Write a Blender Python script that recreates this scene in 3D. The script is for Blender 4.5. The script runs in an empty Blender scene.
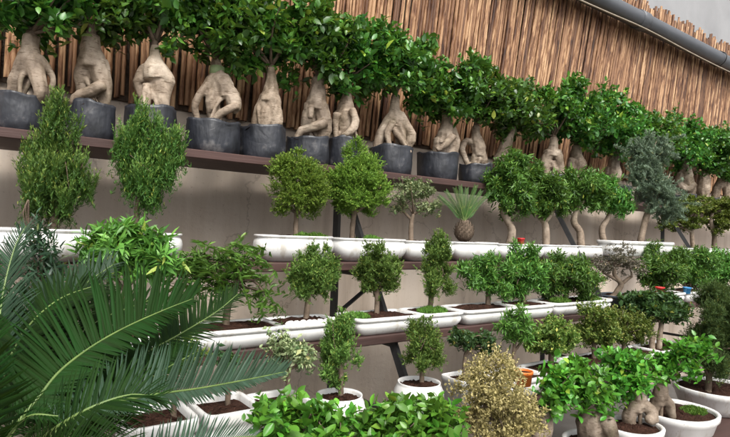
import bpy, math, random
import numpy as np
from mathutils import Matrix, Vector

# ------------------------------------------------------------------ camera, sky, sun, exposure
sc = bpy.context.scene
FPX = 540.0                                   # focal length in pixels of a 730 px wide picture
YAW, PITCH, ROLL = math.radians(35.6), math.radians(1.4), math.radians(2.0)
EYE = np.array([0.0, 0.0, 1.6])
FW = np.array([math.sin(YAW)*math.cos(PITCH), math.cos(YAW)*math.cos(PITCH), math.sin(PITCH)])
R0 = np.array([math.cos(YAW), -math.sin(YAW), 0.0]); U0 = np.cross(R0, FW)
RT = R0*math.cos(ROLL)+U0*math.sin(ROLL); UP = U0*math.cos(ROLL)-R0*math.sin(ROLL)
cam = bpy.data.cameras.new('camera'); cam.sensor_width = 36.0; cam.lens = 36.0*FPX/730.0
cam.clip_start = 0.02; cam.clip_end = 400.0
camo = bpy.data.objects.new('camera', cam); sc.collection.objects.link(camo)
M = Matrix.Identity(4)
for i in range(3):
    M[i][0] = RT[i]; M[i][1] = UP[i]; M[i][2] = -FW[i]; M[i][3] = EYE[i]
camo.matrix_world = M
sc.camera = camo

SUN_EL, SUN_AZ = math.radians(50), math.radians(195)      # azimuth clockwise from +Y
world = bpy.data.worlds.new('World'); sc.world = world; world.use_nodes = True
wn = world.node_tree.nodes; wl = world.node_tree.links
sky = wn.new('ShaderNodeTexSky'); sky.sky_type = 'NISHITA'; sky.sun_disc = False
sky.sun_elevation = SUN_EL; sky.sun_rotation = SUN_AZ; sky.dust_density = 5.0; sky.air_density = 1.0; sky.ozone_density = 1.0
hsv = wn.new('ShaderNodeHueSaturation'); hsv.inputs['Saturation'].default_value = 0.06; hsv.inputs['Value'].default_value = 1.0
wl.new(sky.outputs[0], hsv.inputs['Color']); wl.new(hsv.outputs[0], wn['Background'].inputs['Color'])
wn['Background'].inputs['Strength'].default_value = 0.12
sun = bpy.data.lights.new('sun', 'SUN'); sun.energy = 1.5; sun.angle = math.radians(24); sun.color = (1.0, 0.95, 0.87)
suno = bpy.data.objects.new('sun', sun); sc.collection.objects.link(suno)
sd = Vector((math.sin(SUN_AZ)*math.cos(SUN_EL), math.cos(SUN_AZ)*math.cos(SUN_EL), math.sin(SUN_EL)))
suno.rotation_euler = sd.to_track_quat('Z', 'Y').to_euler(); suno.location = (0, -3, 8)
vs = sc.view_settings; vs.view_transform = 'Standard'; vs.look = 'None'; vs.gamma = 1.0; vs.use_curve_mapping = False
vs.exposure = 1.2
sc.cycles.max_bounces = 6; sc.cycles.diffuse_bounces = 4; sc.cycles.glossy_bounces = 2; sc.cycles.transmission_bounces = 3
sc.cycles.caustics_reflective = False; sc.cycles.caustics_refractive = False

# ------------------------------------------------------------------ tiers of the stand (metres)
Z1, Z2, Z3, Z4, Z5 = 1.95, 1.445, 1.135, 0.81, 0.50       # tops of the five shelves
Y1, Y2, Y3, Y4, Y5 = 2.62, 2.34, 2.04, 1.78, 1.47         # middle of each row of pots
WALL_Y = 3.0

rnd = random.Random(7)
def RNG(s): return np.random.default_rng(s)
def nrm(a):
    a = np.asarray(a, float); return a/np.maximum(np.linalg.norm(a, axis=-1, keepdims=True), 1e-9)
def at(px, py, Y):                                        # a place on the row at depth Y
    r = FW+RT*(px-365)/FPX-UP*(py-218.5)/FPX
    return EYE+r*(Y/r[1])
def scale_at(p): return float((np.asarray(p)-EYE) @ FW)/FPX
FH = nrm(np.array([FW[0], FW[1], 0.0])); ZU = np.array([0.0, 0, 1])
class Frame:                                              # local frame facing the aisle at a plant's place
    def __init__(s, px, py, Y):
        s.o = at(px, py, Y); s.s = scale_at(s.o); s.px = px; s.py = py; s.Y = Y
    def p(s, px, py, dep=0.0):
        return s.o+(RT*(px-s.px)-UP*(py-s.py))*s.s+FH*dep

# ------------------------------------------------------------------ materials
def new_mat(name):
    m = bpy.data.materials.new(name); m.use_nodes = True
    return m, m.node_tree.nodes, m.node_tree.links, m.node_tree.nodes['Principled BSDF']
def ramp(n, stops):
    r = n.new('ShaderNodeValToRGB'); e = r.color_ramp.elements
    while len(e) < len(stops): e.new(0.5)
    for k, (p, c) in enumerate(stops): e[k].position = p; e[k].color = (*c, 1)
    return r
def noise(n, l, scale, detail=4, vec=None, rough=0.55):
    t = n.new('ShaderNodeTexNoise'); t.inputs['Scale'].default_value = scale; t.inputs['Detail'].default_value = detail
    t.inputs['Roughness'].default_value = rough
    if vec is not None: l.new(vec, t.inputs['Vector'])
    return t
def bump(n, l, src, strength, dist, bsdf):
    b = n.new('ShaderNodeBump'); b.inputs['Strength'].default_value = strength; b.inputs['Distance'].default_value = dist
    l.new(src, b.inputs['Height']); l.new(b.outputs[0], bsdf.inputs['Normal']); return b
def mixc(n, l, fac, a, b, mode='MIX'):
    m = n.new('ShaderNodeMix'); m.data_type = 'RGBA'; m.blend_type = mode
    for sock, v in ((m.inputs[0], fac), (m.inputs[6], a), (m.inputs[7], b)):
        if hasattr(v, 'is_linked'): l.new(v, sock)
        elif isinstance(v, (int, float)): sock.default_value = v
        else: sock.default_value = (*v, 1)
    return m.outputs[2]
def plain(name, stops, scale=8, rough=0.6, bumpv=0.3, bdist=0.004, spec=0.4, coord='Object', bscale=None, stretch=None):
    m, n, l, b = new_mat(name)
    tc = n.new('ShaderNodeTexCoord'); v = tc.outputs[coord]
    oi = n.new('ShaderNodeObjectInfo'); ad = n.new('ShaderNodeVectorMath'); ad.operation = 'ADD'
    sc_ = n.new('ShaderNodeVectorMath'); sc_.operation = 'SCALE'; sc_.inputs[3].default_value = 13.0
    cx = n.new('ShaderNodeCombineXYZ'); l.new(oi.outputs['Random'], cx.inputs[0]); l.new(oi.outputs['Random'], cx.inputs[2])
    l.new(cx.outputs[0], sc_.inputs[0]); l.new(v, ad.inputs[0]); l.new(sc_.outputs[0], ad.inputs[1]); v = ad.outputs[0]
    if stretch:
        mp = n.new('ShaderNodeMapping'); mp.inputs['Scale'].default_value = stretch; l.new(v, mp.inputs[0]); v = mp.outputs[0]
    t = noise(n, l, scale, 6, v, 0.65); r = ramp(n, stops); l.new(t.outputs[0], r.inputs[0]); l.new(r.outputs[0], b.inputs['Base Color'])
    b.inputs['Roughness'].default_value = rough; b.inputs['Specular IOR Level'].default_value = spec
    t2 = noise(n, l, bscale or scale*4, 5, v); bump(n, l, t2.outputs[0], bumpv, bdist, b)
    return m
def leaf_mat(name, dark, mid, young, rough=0.45, spec=0.4, trans=0.22, vary=1.0, old=True):
    m, n, l, b = new_mat(name)
    g = n.new('ShaderNodeNewGeometry'); at_ = n.new('ShaderNodeAttribute'); at_.attribute_name = 'age'
    oi = n.new('ShaderNodeObjectInfo')
    r = ramp(n, [(0.0, dark), (0.72*vary, mid), (0.962, tuple(min(1, c*1.25) for c in mid)), (0.978, tuple(0.5*a+0.5*b for a, b in zip(young, (0.34, 0.27, 0.05))) if old else mid)]); l.new(g.outputs['Random Per Island'], r.inputs[0])
    mr = n.new('ShaderNodeMath'); mr.operation = 'POWER'; l.new(at_.outputs['Fac'], mr.inputs[0]); mr.inputs[1].default_value = 1.7
    c = mixc(n, l, mr.outputs[0], r.outputs[0], young)
    hv = n.new('ShaderNodeHueSaturation')
    for sock, lo, hi in (('Value', 0.75, 1.25), ('Hue', 0.487, 0.515)):
        q = n.new('ShaderNodeMapRange'); q.inputs[3].default_value = lo; q.inputs[4].default_value = hi
        l.new(oi.outputs['Random'], q.inputs[0]); l.new(q.outputs[0], hv.inputs[sock])
    l.new(c, hv.inputs['Color']); c = hv.outputs[0]
    l.new(c, b.inputs['Base Color']); b.inputs['Roughness'].default_value = rough; b.inputs['Specular IOR Level'].default_value = spec
    tr = n.new('ShaderNodeBsdfTranslucent'); tc = mixc(n, l, 0.35, c, (0.20, 0.30, 0.02)); l.new(tc, tr.inputs['Color'])
    ms = n.new('ShaderNodeMixShader'); ms.inputs[0].default_value = trans
    l.new(b.outputs[0], ms.inputs[1]); l.new(tr.outputs[0], ms.inputs[2]); l.new(ms.outputs[0], n['Material Output'].inputs['Surface'])
    return m
LEAF = {
 'ficus':   leaf_mat('ficus_leaf', (0.020, 0.070, 0.014), (0.055, 0.16, 0.022), (0.19, 0.40, 0.04), 0.36, 0.5),
 'ficus2':  leaf_mat('ficus_leaf_bright', (0.035, 0.125, 0.016), (0.085, 0.245, 0.027), (0.23, 0.47, 0.045), 0.36, 0.45, 0.26),
 'thuja':   leaf_mat('thuja_leaf', (0.07, 0.135, 0.02), (0.155, 0.255, 0.037), (0.31, 0.41, 0.065), 0.6, 0.25),
 'yew':     leaf_mat('yew_leaf', (0.03, 0.085, 0.018), (0.075, 0.17, 0.03), (0.32, 0.45, 0.09), 0.55, 0.3),
 'juniper': leaf_mat('juniper_leaf', (0.05, 0.11, 0.022), (0.115, 0.195, 0.042), (0.25, 0.34, 0.075), 0.65, 0.2),
 'cypress': leaf_mat('cypress_leaf', (0.03, 0.055, 0.018), (0.062, 0.10, 0.03), (0.115, 0.16, 0.05), 0.65, 0.2),
 'small':   leaf_mat('small_leaf', (0.035, 0.105, 0.02), (0.085, 0.205, 0.035), (0.19, 0.36, 0.055), 0.45, 0.35),
 'darks':   leaf_mat('dark_small_leaf', (0.02, 0.05, 0.018), (0.045, 0.10, 0.03), (0.09, 0.16, 0.04), 0.45, 0.35),
 'box':     leaf_mat('boxwood_leaf', (0.055, 0.10, 0.02), (0.13, 0.195, 0.035), (0.40, 0.38, 0.11), 0.5, 0.3),
 'varieg':  leaf_mat('variegated_leaf', (0.06, 0.11, 0.04), (0.22, 0.27, 0.13), (0.52, 0.52, 0.30), 0.5, 0.3, 0.2, 0.8),
 'yellow':  leaf_mat('cream_yellow_leaf', (0.17, 0.15, 0.05), (0.42, 0.36, 0.155), (0.60, 0.53, 0.29), 0.55, 0.25, 0.2, 0.7),
 'pine':    leaf_mat('blue_pine_needle', (0.085, 0.13, 0.085), (0.17, 0.225, 0.155), (0.27, 0.33, 0.24), 0.6, 0.3, 0.12),
 'greyrd':  leaf_mat('grey_pink_leaf', (0.09, 0.085, 0.06), (0.20, 0.175, 0.14), (0.34, 0.29, 0.25), 0.6, 0.25),
 'bright':  leaf_mat('bright_leaf', (0.045, 0.12, 0.022), (0.105, 0.23, 0.04), (0.20, 0.36, 0.06), 0.42, 0.4, 0.28),
 'frond':   leaf_mat('frond_leaf', (0.055, 0.155, 0.026), (0.12, 0.28, 0.05), (0.22, 0.40, 0.07), 0.42, 0.4, 0.3),
 'darkln':  leaf_mat('dark_lance_leaf', (0.010, 0.028, 0.014), (0.022, 0.055, 0.024), (0.04, 0.09, 0.035), 0.42, 0.4, 0.12),
 'padyel':  leaf_mat('yellow_green_leaf', (0.05, 0.075, 0.015), (0.12, 0.17, 0.025), (0.26, 0.30, 0.045), 0.5, 0.3),
 'cycad':   leaf_mat('cycad_leaflet', (0.005, 0.019, 0.004), (0.010, 0.031, 0.005), (0.03, 0.06, 0.02), 0.6, 0.08, 0.14, 1.0, False),
 'cycadb':  leaf_mat('cycad_blue_leaflet', (0.013, 0.033, 0.017), (0.024, 0.050, 0.027), (0.04, 0.07, 0.04), 0.5, 0.2, 0.08, 1.0, False),
 'sago':    leaf_mat('sago_leaflet', (0.025, 0.07, 0.012), (0.05, 0.12, 0.02), (0.08, 0.16, 0.03), 0.45, 0.3, 0.15),
 'moss':    leaf_mat('moss_blade', (0.04, 0.10, 0.015), (0.085, 0.18, 0.03), (0.13, 0.24, 0.04), 0.7, 0.15),
}
def bark_material(name, cols, dirt, bands):
    m, n, l, b = new_mat(name)
    tc = n.new('ShaderNodeTexCoord'); oi = n.new('ShaderNodeObjectInfo'); ad = n.new('ShaderNodeVectorMath'); ad.operation = 'ADD'
    cx = n.new('ShaderNodeCombineXYZ'); mu = n.new('ShaderNodeMath'); mu.operation = 'MULTIPLY'; mu.inputs[1].default_value = 37.0
    l.new(oi.outputs['Random'], mu.inputs[0]); l.new(mu.outputs[0], cx.inputs[0]); l.new(mu.outputs[0], cx.inputs[1])
    l.new(tc.outputs['Object'], ad.inputs[0]); l.new(cx.outputs[0], ad.inputs[1]); v = ad.outputs[0]
    a = noise(n, l, 9, 6, v, 0.6); r = ramp(n, cols); l.new(a.outputs[0], r.inputs[0])
    d = noise(n, l, 5, 7, v, 0.7); dr = ramp(n, [(0.38, dirt), (0.50, (0.8, 0.77, 0.74)), (0.60, (1, 1, 1))]); l.new(d.outputs[0], dr.inputs[0])
    mp = n.new('ShaderNodeMapping'); mp.inputs['Scale'].default_value = (1, 1, 1.3); l.new(v, mp.inputs[0])
    e = noise(n, l, 48, 6, mp.outputs[0], 0.7); er = ramp(n, [(0.34, (0.55, 0.5, 0.45)), (0.5, (1, 1, 1))]); l.new(e.outputs[0], er.inputs[0])
    c = mixc(n, l, 0.85, r.outputs[0], dr.outputs[0], 'MULTIPLY'); c = mixc(n, l, bands, c, er.outputs[0], 'MULTIPLY')
    mq = n.new('ShaderNodeMapping'); mq.inputs['Scale'].default_value = (26, 26, 150); l.new(v, mq.inputs[0])
    dn = noise(n, l, 1.0, 2, mq.outputs[0], 0.5); dd = ramp(n, [(0.33, (0.42, 0.36, 0.30)), (0.39, (1, 1, 1))]); l.new(dn.outputs[0], dd.inputs[0])
    c = mixc(n, l, 0.8, c, dd.outputs[0], 'MULTIPLY')
    al = noise(n, l, 7, 4, v, 0.6); ar = ramp(n, [(0.56, (0, 0, 0)), (0.72, (0.55, 0.55, 0.55))]); l.new(al.outputs['Color'], ar.inputs[0])
    c = mixc(n, l, ar.outputs[0], c, (0.17, 0.155, 0.085))
    hv = n.new('ShaderNodeHueSaturation'); q = n.new('ShaderNodeMapRange'); q.inputs[3].default_value = 0.74; q.inputs[4].default_value = 1.15
    l.new(oi.outputs['Random'], q.inputs[0]); l.new(q.outputs[0], hv.inputs['Value']); l.new(c, hv.inputs['Color'])
    l.new(hv.outputs[0], b.inputs['Base Color']); b.inputs['Roughness'].default_value = 0.6; b.inputs['Specular IOR Level'].default_value = 0.3
    bump(n, l, e.outputs[0], 0.6, 0.006, b)
    return m
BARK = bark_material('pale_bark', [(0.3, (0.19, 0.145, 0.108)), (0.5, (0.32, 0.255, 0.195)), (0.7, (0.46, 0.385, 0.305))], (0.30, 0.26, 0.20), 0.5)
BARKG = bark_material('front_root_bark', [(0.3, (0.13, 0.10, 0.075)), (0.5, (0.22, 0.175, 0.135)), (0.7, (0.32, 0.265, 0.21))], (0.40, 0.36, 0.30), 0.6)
BARKD = plain('dark_bark', [(0.3, (0.055, 0.038, 0.026)), (0.7, (0.15, 0.11, 0.08))], 25, 0.85, 0.7, 0.006, 0.2)
BARKM = plain('grey_brown_bark', [(0.3, (0.075, 0.054, 0.038)), (0.7, (0.20, 0.15, 0.11))], 22, 0.8, 0.6, 0.005, 0.2)
SOIL = plain('soil', [(0.3, (0.022, 0.011, 0.007)), (0.6, (0.055, 0.026, 0.018)), (0.85, (0.11, 0.055, 0.035))], 45, 0.95, 1.0, 0.02, 0.1, bscale=110)
def glazed_white():
    m, n, l, b = new_mat('white_glazed_pot')
    tc = n.new('ShaderNodeTexCoord'); oi = n.new('ShaderNodeObjectInfo'); ad = n.new('ShaderNodeVectorMath'); ad.operation = 'ADD'
    cx = n.new('ShaderNodeCombineXYZ'); mu = n.new('ShaderNodeMath'); mu.operation = 'MULTIPLY'; mu.inputs[1].default_value = 29.0
    l.new(oi.outputs['Random'], mu.inputs[0]); l.new(mu.outputs[0], cx.inputs[0]); l.new(mu.outputs[0], cx.inputs[1])
    l.new(tc.outputs['Object'], ad.inputs[0]); l.new(cx.outputs[0], ad.inputs[1]); v = ad.outputs[0]
    a = noise(n, l, 6, 5, v); r = ramp(n, [(0.3, (0.55, 0.54, 0.52)), (0.6, (0.65, 0.645, 0.635))]); l.new(a.outputs[0], r.inputs[0])
    mp = n.new('ShaderNodeMapping'); mp.inputs['Scale'].default_value = (14, 14, 2.2); l.new(v, mp.inputs[0])
    s_ = noise(n, l, 1.5, 6, mp.outputs[0], 0.7); sr = ramp(n, [(0.34, (0.62, 0.56, 0.48)), (0.47, (1, 1, 1))]); l.new(s_.outputs[0], sr.inputs[0])
    d = noise(n, l, 70, 4, v, 0.6); dr = ramp(n, [(0.27, (0.35, 0.26, 0.2)), (0.33, (1, 1, 1))]); l.new(d.outputs[0], dr.inputs[0])
    c = mixc(n, l, 0.7, r.outputs[0], sr.outputs[0], 'MULTIPLY'); c = mixc(n, l, 0.8, c, dr.outputs[0], 'MULTIPLY')
    l.new(c, b.inputs['Base Color']); b.inputs['Roughness'].default_value = 0.33; b.inputs['Specular IOR Level'].default_value = 0.5
    bump(n, l, a.outputs[0], 0.15, 0.004, b)
    return m
WHITE = glazed_white()
SLATE = plain('slate_pot', [(0.3, (0.05, 0.06, 0.075)), (0.7, (0.10, 0.115, 0.135))], 9, 0.5, 0.2, 0.003, 0.4)
ORANGE = plain('orange_clay', [(0.3, (0.55, 0.12, 0.02)), (0.7, (0.72, 0.19, 0.03))], 9, 0.5, 0.2, 0.002, 0.4)
REDP = plain('red_plastic', [(0.3, (0.45, 0.015, 0.015)), (0.7, (0.55, 0.03, 0.03))], 9, 0.4, 0.05, 0.002, 0.5)
BLUEP = plain('blue_plastic', [(0.3, (0.03, 0.20, 0.45)), (0.7, (0.05, 0.28, 0.55))], 9, 0.4, 0.05, 0.002, 0.5)
def bag_material():
    m, n, l, b = new_mat('black_grow_bag_film')
    tc = n.new('ShaderNodeTexCoord'); oi = n.new('ShaderNodeObjectInfo'); ad = n.new('ShaderNodeVectorMath'); ad.operation = 'ADD'
    cx = n.new('ShaderNodeCombineXYZ'); mu = n.new('ShaderNodeMath'); mu.operation = 'MULTIPLY'; mu.inputs[1].default_value = 23.0
    l.new(oi.outputs['Random'], mu.inputs[0]); l.new(mu.outputs[0], cx.inputs[0]); l.new(mu.outputs[0], cx.inputs[1])
    l.new(tc.outputs['Object'], ad.inputs[0]); l.new(cx.outputs[0], ad.inputs[1]); v = ad.outputs[0]
    a = noise(n, l, 12, 6, v, 0.65); r = ramp(n, [(0.35, (0.009, 0.010, 0.013)), (0.58, (0.020, 0.022, 0.029)), (0.75, (0.11, 0.105, 0.105))]); l.new(a.outputs[0], r.inputs[0])
    l.new(r.outputs[0], b.inputs['Base Color']); b.inputs['Roughness'].default_value = 0.46
    w = n.new('ShaderNodeTexVoronoi'); w.feature = 'DISTANCE_TO_EDGE'; w.inputs['Scale'].default_value = 9
    wv = noise(n, l, 8, 3, v); mx = n.new('ShaderNodeVectorMath'); mx.operation = 'MULTIPLY_ADD'; mx.inputs[1].default_value = (0.16, 0.16, 0.16)
    l.new(wv.outputs['Color'], mx.inputs[0]); l.new(v, mx.inputs[2]); l.new(mx.outputs[0], w.inputs['Vector'])
    mf = n.new('ShaderNodeMapping'); mf.inputs['Scale'].default_value = (1, 1, 0.4); mf.inputs['Rotation'].default_value = (0.3, 0.2, 0); l.new(v, mf.inputs[0])
    fd = noise(n, l, 17, 3, mf.outputs[0], 0.5); fa = n.new('ShaderNodeMath'); fa.operation = 'MULTIPLY_ADD'; fa.inputs[1].default_value = 0.35
    l.new(w.outputs['Distance'], fa.inputs[0]); l.new(fd.outputs[0], fa.inputs[2]); bump(n, l, fa.outputs[0], 0.5, 0.02, b)
    return m
BAG = bag_material()
BOARD = plain('painted_shelf_board', [(0.3, (0.035, 0.019, 0.016)), (0.6, (0.066, 0.034, 0.029)), (0.85, (0.12, 0.075, 0.062))], 6, 0.6, 0.4, 0.004, 0.35, stretch=(0.25, 1, 3))
STEEL = plain('black_steel', [(0.3, (0.010, 0.010, 0.011)), (0.7, (0.026, 0.025, 0.026))], 20, 0.45, 0.2, 0.002, 0.5)
PIPE = plain('grey_plastic_pipe', [(0.3, (0.045, 0.049, 0.057)), (0.7, (0.08, 0.085, 0.096))], 4, 0.45, 0.15, 0.003, 0.45, stretch=(0.4, 1, 1))
WIRE = plain('pale_cable', [(0.3, (0.20, 0.16, 0.12)), (0.7, (0.32, 0.27, 0.21))], 10, 0.6, 0.1, 0.002)
PEBBLE = plain('white_pebble', [(0.3, (0.62, 0.60, 0.57)), (0.7, (0.82, 0.81, 0.79))], 30, 0.6, 0.2, 0.002)
MOSSB = plain('moss_base', [(0.3, (0.02, 0.05, 0.01)), (0.7, (0.05, 0.11, 0.02))], 60, 0.9, 0.8, 0.006, 0.1)
RACHIS = plain('frond_stalk', [(0.3, (0.07, 0.115, 0.03)), (0.7, (0.13, 0.19, 0.05))], 20, 0.45, 0.1, 0.002, 0.4)
CONC = plain('concrete', [(0.3, (0.15, 0.14, 0.13)), (0.6, (0.20, 0.19, 0.18)), (0.85, (0.26, 0.25, 0.235))], 3, 0.85, 0.4, 0.004, 0.2)
TIE = plain('green_tape', [(0.3, (0.12, 0.16, 0.07)), (0.7, (0.20, 0.25, 0.12))], 30, 0.6, 0.2, 0.002)
GREYW = plain('grey_render', [(0.3, (0.19, 0.19, 0.195)), (0.7, (0.24, 0.24, 0.245))], 0.8, 0.9, 0.2, 0.003, 0.2)
def wall_material():
    m, n, l, b = new_mat('beige_plaster')
    tc = n.new('ShaderNodeTexCoord')
    a = noise(n, l, 1.3, 6, tc.outputs['Object'], 0.6)
    mp = n.new('ShaderNodeMapping'); mp.inputs['Scale'].default_value = (3.5, 1, 0.35); l.new(tc.outputs['Object'], mp.inputs[0])
    s = noise(n, l, 1.6, 6, mp.outputs[0], 0.65)
    r1 = ramp(n, [(0.25, (0.62, 0.51, 0.42)), (0.5, (0.73, 0.615, 0.515)), (0.75, (0.78, 0.68, 0.585))]); l.new(a.outputs[0], r1.inputs[0])
    r2 = ramp(n, [(0.32, (0.60, 0.54, 0.48)), (0.46, (0.90, 0.87, 0.84)), (0.6, (1, 1, 1))]); l.new(s.outputs[0], r2.inputs[0])
    wc = mixc(n, l, 0.7, r1.outputs[0], r2.outputs[0], 'MULTIPLY')
    vo = n.new('ShaderNodeTexVoronoi'); vo.feature = 'DISTANCE_TO_EDGE'; vo.inputs['Scale'].default_value = 0.9
    wz = noise(n, l, 5, 5, tc.outputs['Object'], 0.6); mz = n.new('ShaderNodeVectorMath'); mz.operation = 'MULTIPLY_ADD'; mz.inputs[1].default_value = (0.35, 0.35, 0.35)
    l.new(wz.outputs['Color'], mz.inputs[0]); l.new(tc.outputs['Object'], mz.inputs[2]); l.new(mz.outputs[0], vo.inputs['Vector'])
    cr = ramp(n, [(0.0, (0.50, 0.45, 0.40)), (0.006, (1, 1, 1))]); l.new(vo.outputs['Distance'], cr.inputs[0]); wc = mixc(n, l, 0.6, wc, cr.outputs[0], 'MULTIPLY')
    sp = noise(n, l, 34, 5, tc.outputs['Object'], 0.75); sr = ramp(n, [(0.33, (0.62, 0.55, 0.48)), (0.40, (1, 1, 1))]); l.new(sp.outputs[0], sr.inputs[0]); wc = mixc(n, l, 0.7, wc, sr.outputs[0], 'MULTIPLY')
    l.new(wc, b.inputs['Base Color'])
    b.inputs['Roughness'].default_value = 0.85; b.inputs['Specular IOR Level'].default_value = 0.2
    t = noise(n, l, 26, 6, tc.outputs['Object'], 0.7); bump(n, l, t.outputs[0], 0.35, 0.004, b)
    return m
def cane_material():
    m, n, l, b = new_mat('split_bamboo')
    tc = n.new('ShaderNodeAttribute'); tc.attribute_name = 'cane_local'; oi = n.new('ShaderNodeObjectInfo')
    ra = n.new('ShaderNodeAttribute'); ra.attribute_name = 'cane_seed'
    sm = n.new('ShaderNodeMath'); sm.operation = 'ADD'; l.new(oi.outputs['Random'], sm.inputs[0]); l.new(ra.outputs['Fac'], sm.inputs[1])
    fc = n.new('ShaderNodeMath'); fc.operation = 'FRACT'; l.new(sm.outputs[0], fc.inputs[0])
    cx = n.new('ShaderNodeCombineXYZ'); mu = n.new('ShaderNodeMath'); mu.operation = 'MULTIPLY'; mu.inputs[1].default_value = 60.0
    l.new(fc.outputs[0], mu.inputs[0]); l.new(mu.outputs[0], cx.inputs[0]); l.new(mu.outputs[0], cx.inputs[2])
    ad = n.new('ShaderNodeVectorMath'); ad.operation = 'ADD'; l.new(tc.outputs['Vector'], ad.inputs[0]); l.new(cx.outputs[0], ad.inputs[1])
    mp = n.new('ShaderNodeMapping'); mp.inputs['Scale'].default_value = (0.9, 0.9, 9.0); l.new(ad.outputs[0], mp.inputs[0])
    a = noise(n, l, 1.2, 5, mp.outputs[0], 0.62)
    base = ramp(n, [(0.0, (0.10, 0.045, 0.022)), (0.25, (0.205, 0.104, 0.052)), (0.6, (0.33, 0.186, 0.098)), (1.0, (0.50, 0.32, 0.18))]); l.new(fc.outputs[0], base.inputs[0])
    dk = ramp(n, [(0.34, (0.17, 0.105, 0.08)), (0.44, (0.48, 0.38, 0.32)), (0.55, (1, 1, 1))]); l.new(a.outputs[0], dk.inputs[0])
    mp2 = n.new('ShaderNodeMapping'); mp2.inputs['Scale'].default_value = (9, 9, 5); l.new(ad.outputs[0], mp2.inputs[0])
    f = noise(n, l, 1.0, 3, mp2.outputs[0]); fr = ramp(n, [(0.3, (0.78, 0.74, 0.70)), (0.65, (1, 1, 1))]); l.new(f.outputs[0], fr.inputs[0])
    c = mixc(n, l, 1.0, base.outputs[0], dk.outputs[0], 'MULTIPLY'); c = mixc(n, l, 0.8, c, fr.outputs[0], 'MULTIPLY')
    l.new(c, b.inputs['Base Color']); b.inputs['Roughness'].default_value = 0.6; b.inputs['Specular IOR Level'].default_value = 0.3
    bump(n, l, f.outputs[0], 0.4, 0.003, b)
    return m
WALLM, CANE = wall_material(), cane_material()

# ------------------------------------------------------------------ mesh helpers
def mesh(name, V, faces, mat, smooth=True, age=None):
    """V (n,3); faces: one (k,3|4) array or a list of them"""
    if not isinstance(faces, (list, tuple)): faces = [faces]
    faces = [np.asarray(f, np.int32) for f in faces if len(f)]
    V = np.asarray(V, np.float32)
    me = bpy.data.meshes.new(name)
    me.vertices.add(len(V)); me.vertices.foreach_set('co', V.ravel())
    lv = np.concatenate([f.ravel() for f in faces]); tot = np.concatenate([np.full(len(f), f.shape[1], np.int32) for f in faces])
    st = np.concatenate([[0], np.cumsum(tot)[:-1]]).astype(np.int32)
    me.loops.add(len(lv)); me.loops.foreach_set('vertex_index', lv)
    me.polygons.add(len(tot)); me.polygons.foreach_set('loop_start', st); me.polygons.foreach_set('loop_total', tot)
    me.polygons.foreach_set('use_smooth', np.full(len(tot), smooth, bool))
    if age is not None:
        a = me.attributes.new('age', 'FLOAT', 'POINT'); a.data.foreach_set('value', np.asarray(age, np.float32))
    me.update(calc_edges=True); me.validate()
    if mat: me.materials.append(mat)
    return me
def link(name, data, parent=None, loc=None, kind=None):
    o = bpy.data.objects.new(name, data); sc.collection.objects.link(o)
    if parent is not None: o.parent = parent
    if loc is not None: o.location = loc
    if kind: o['kind'] = kind
    return o
def tag(o, label=None, cat=None, group=None, kind=None):
    for k, v in (('label', label), ('category', cat), ('group', group), ('kind', kind)):
        if v: o[k] = v
    return o
def thing(name, label, cat, base, group=None):
    o = link(name, None, loc=tuple(base)); o.empty_display_size = 0.05
    return tag(o, label, cat, group)
def join(parts):
    """parts: list of (V, [faces]) -> V, faces lists grouped by width"""
    Vs, F3, F4, off = [], [], [], 0
    for V, fs in parts:
        if not isinstance(fs, list): fs = [fs]
        for f in fs:
            f = np.asarray(f)
            if len(f) == 0: continue
            (F3 if f.shape[1] == 3 else F4).append(f+off)
        Vs.append(V); off += len(V)
    out = []
    if F3: out.append(np.concatenate(F3))
    if F4: out.append(np.concatenate(F4))
    return np.concatenate(Vs), out
def spline(P, n):
    P = np.asarray(P, float); m = len(P)
    if m == 2: return P[0]+(P[1]-P[0])*np.linspace(0, 1, n)[:, None]
    t = np.linspace(0, m-1, n); out = []
    Q = np.vstack([2*P[0]-P[1], P, 2*P[-1]-P[-2]])
    for x in t:
        i = min(int(x), m-2); u = x-i; a, b, c, d = Q[i], Q[i+1], Q[i+2], Q[i+3]
        out.append(0.5*((2*b)+(c-a)*u+(2*a-5*b+4*c-d)*u*u+(3*b-a-3*c+d)*u**3))
    return np.array(out)
def tube(P, R, seg=8, n=None, cap=True, wob=0.0, rng=None):
    P = np.asarray(P, float); R = np.asarray(R, float)
    if n: 
        PR = spline(np.hstack([P, R[:, None]]), n); P, R = PR[:, :3], np.maximum(PR[:, 3], 1e-4)
    k = len(P); T = nrm(np.gradient(P, axis=0))
    u = np.cross(T[0], [0.3, 0.9, 0.2]); u = nrm(u)
    V = []
    ang = np.linspace(0, 2*np.pi, seg, endpoint=False)
    for i in range(k):
        u = nrm(u-T[i]*(u@T[i])); w = np.cross(T[i], u)
        rr = R[i]*(1+(wob*rng.standard_normal(seg) if wob and rng is not None else 0))
        V.append(P[i]+np.cos(ang)[:, None]*u*np.reshape(rr*np.ones(seg), (-1, 1))+np.sin(ang)[:, None]*w*np.reshape(rr*np.ones(seg), (-1, 1)))
    V = np.concatenate(V)
    i = np.arange(k-1)[:, None]*seg; j = np.arange(seg)[None, :]; j2 = (j+1) % seg
    F = np.stack([i+j, i+j2, i+seg+j2, i+seg+j], -1).reshape(-1, 4)
    fs = [F]
    if cap:
        c0, c1 = len(V), len(V)+1; V = np.vstack([V, P[0]-T[0]*R[0]*0.5, P[-1]+T[-1]*R[-1]*0.5])
        a = np.arange(seg); b = (a+1) % seg; e = (k-1)*seg
        fs.append(np.concatenate([np.stack([b, a, np.full(seg, c0)], -1), np.stack([e+a, e+b, np.full(seg, c1)], -1)]))
    return V, fs
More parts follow.
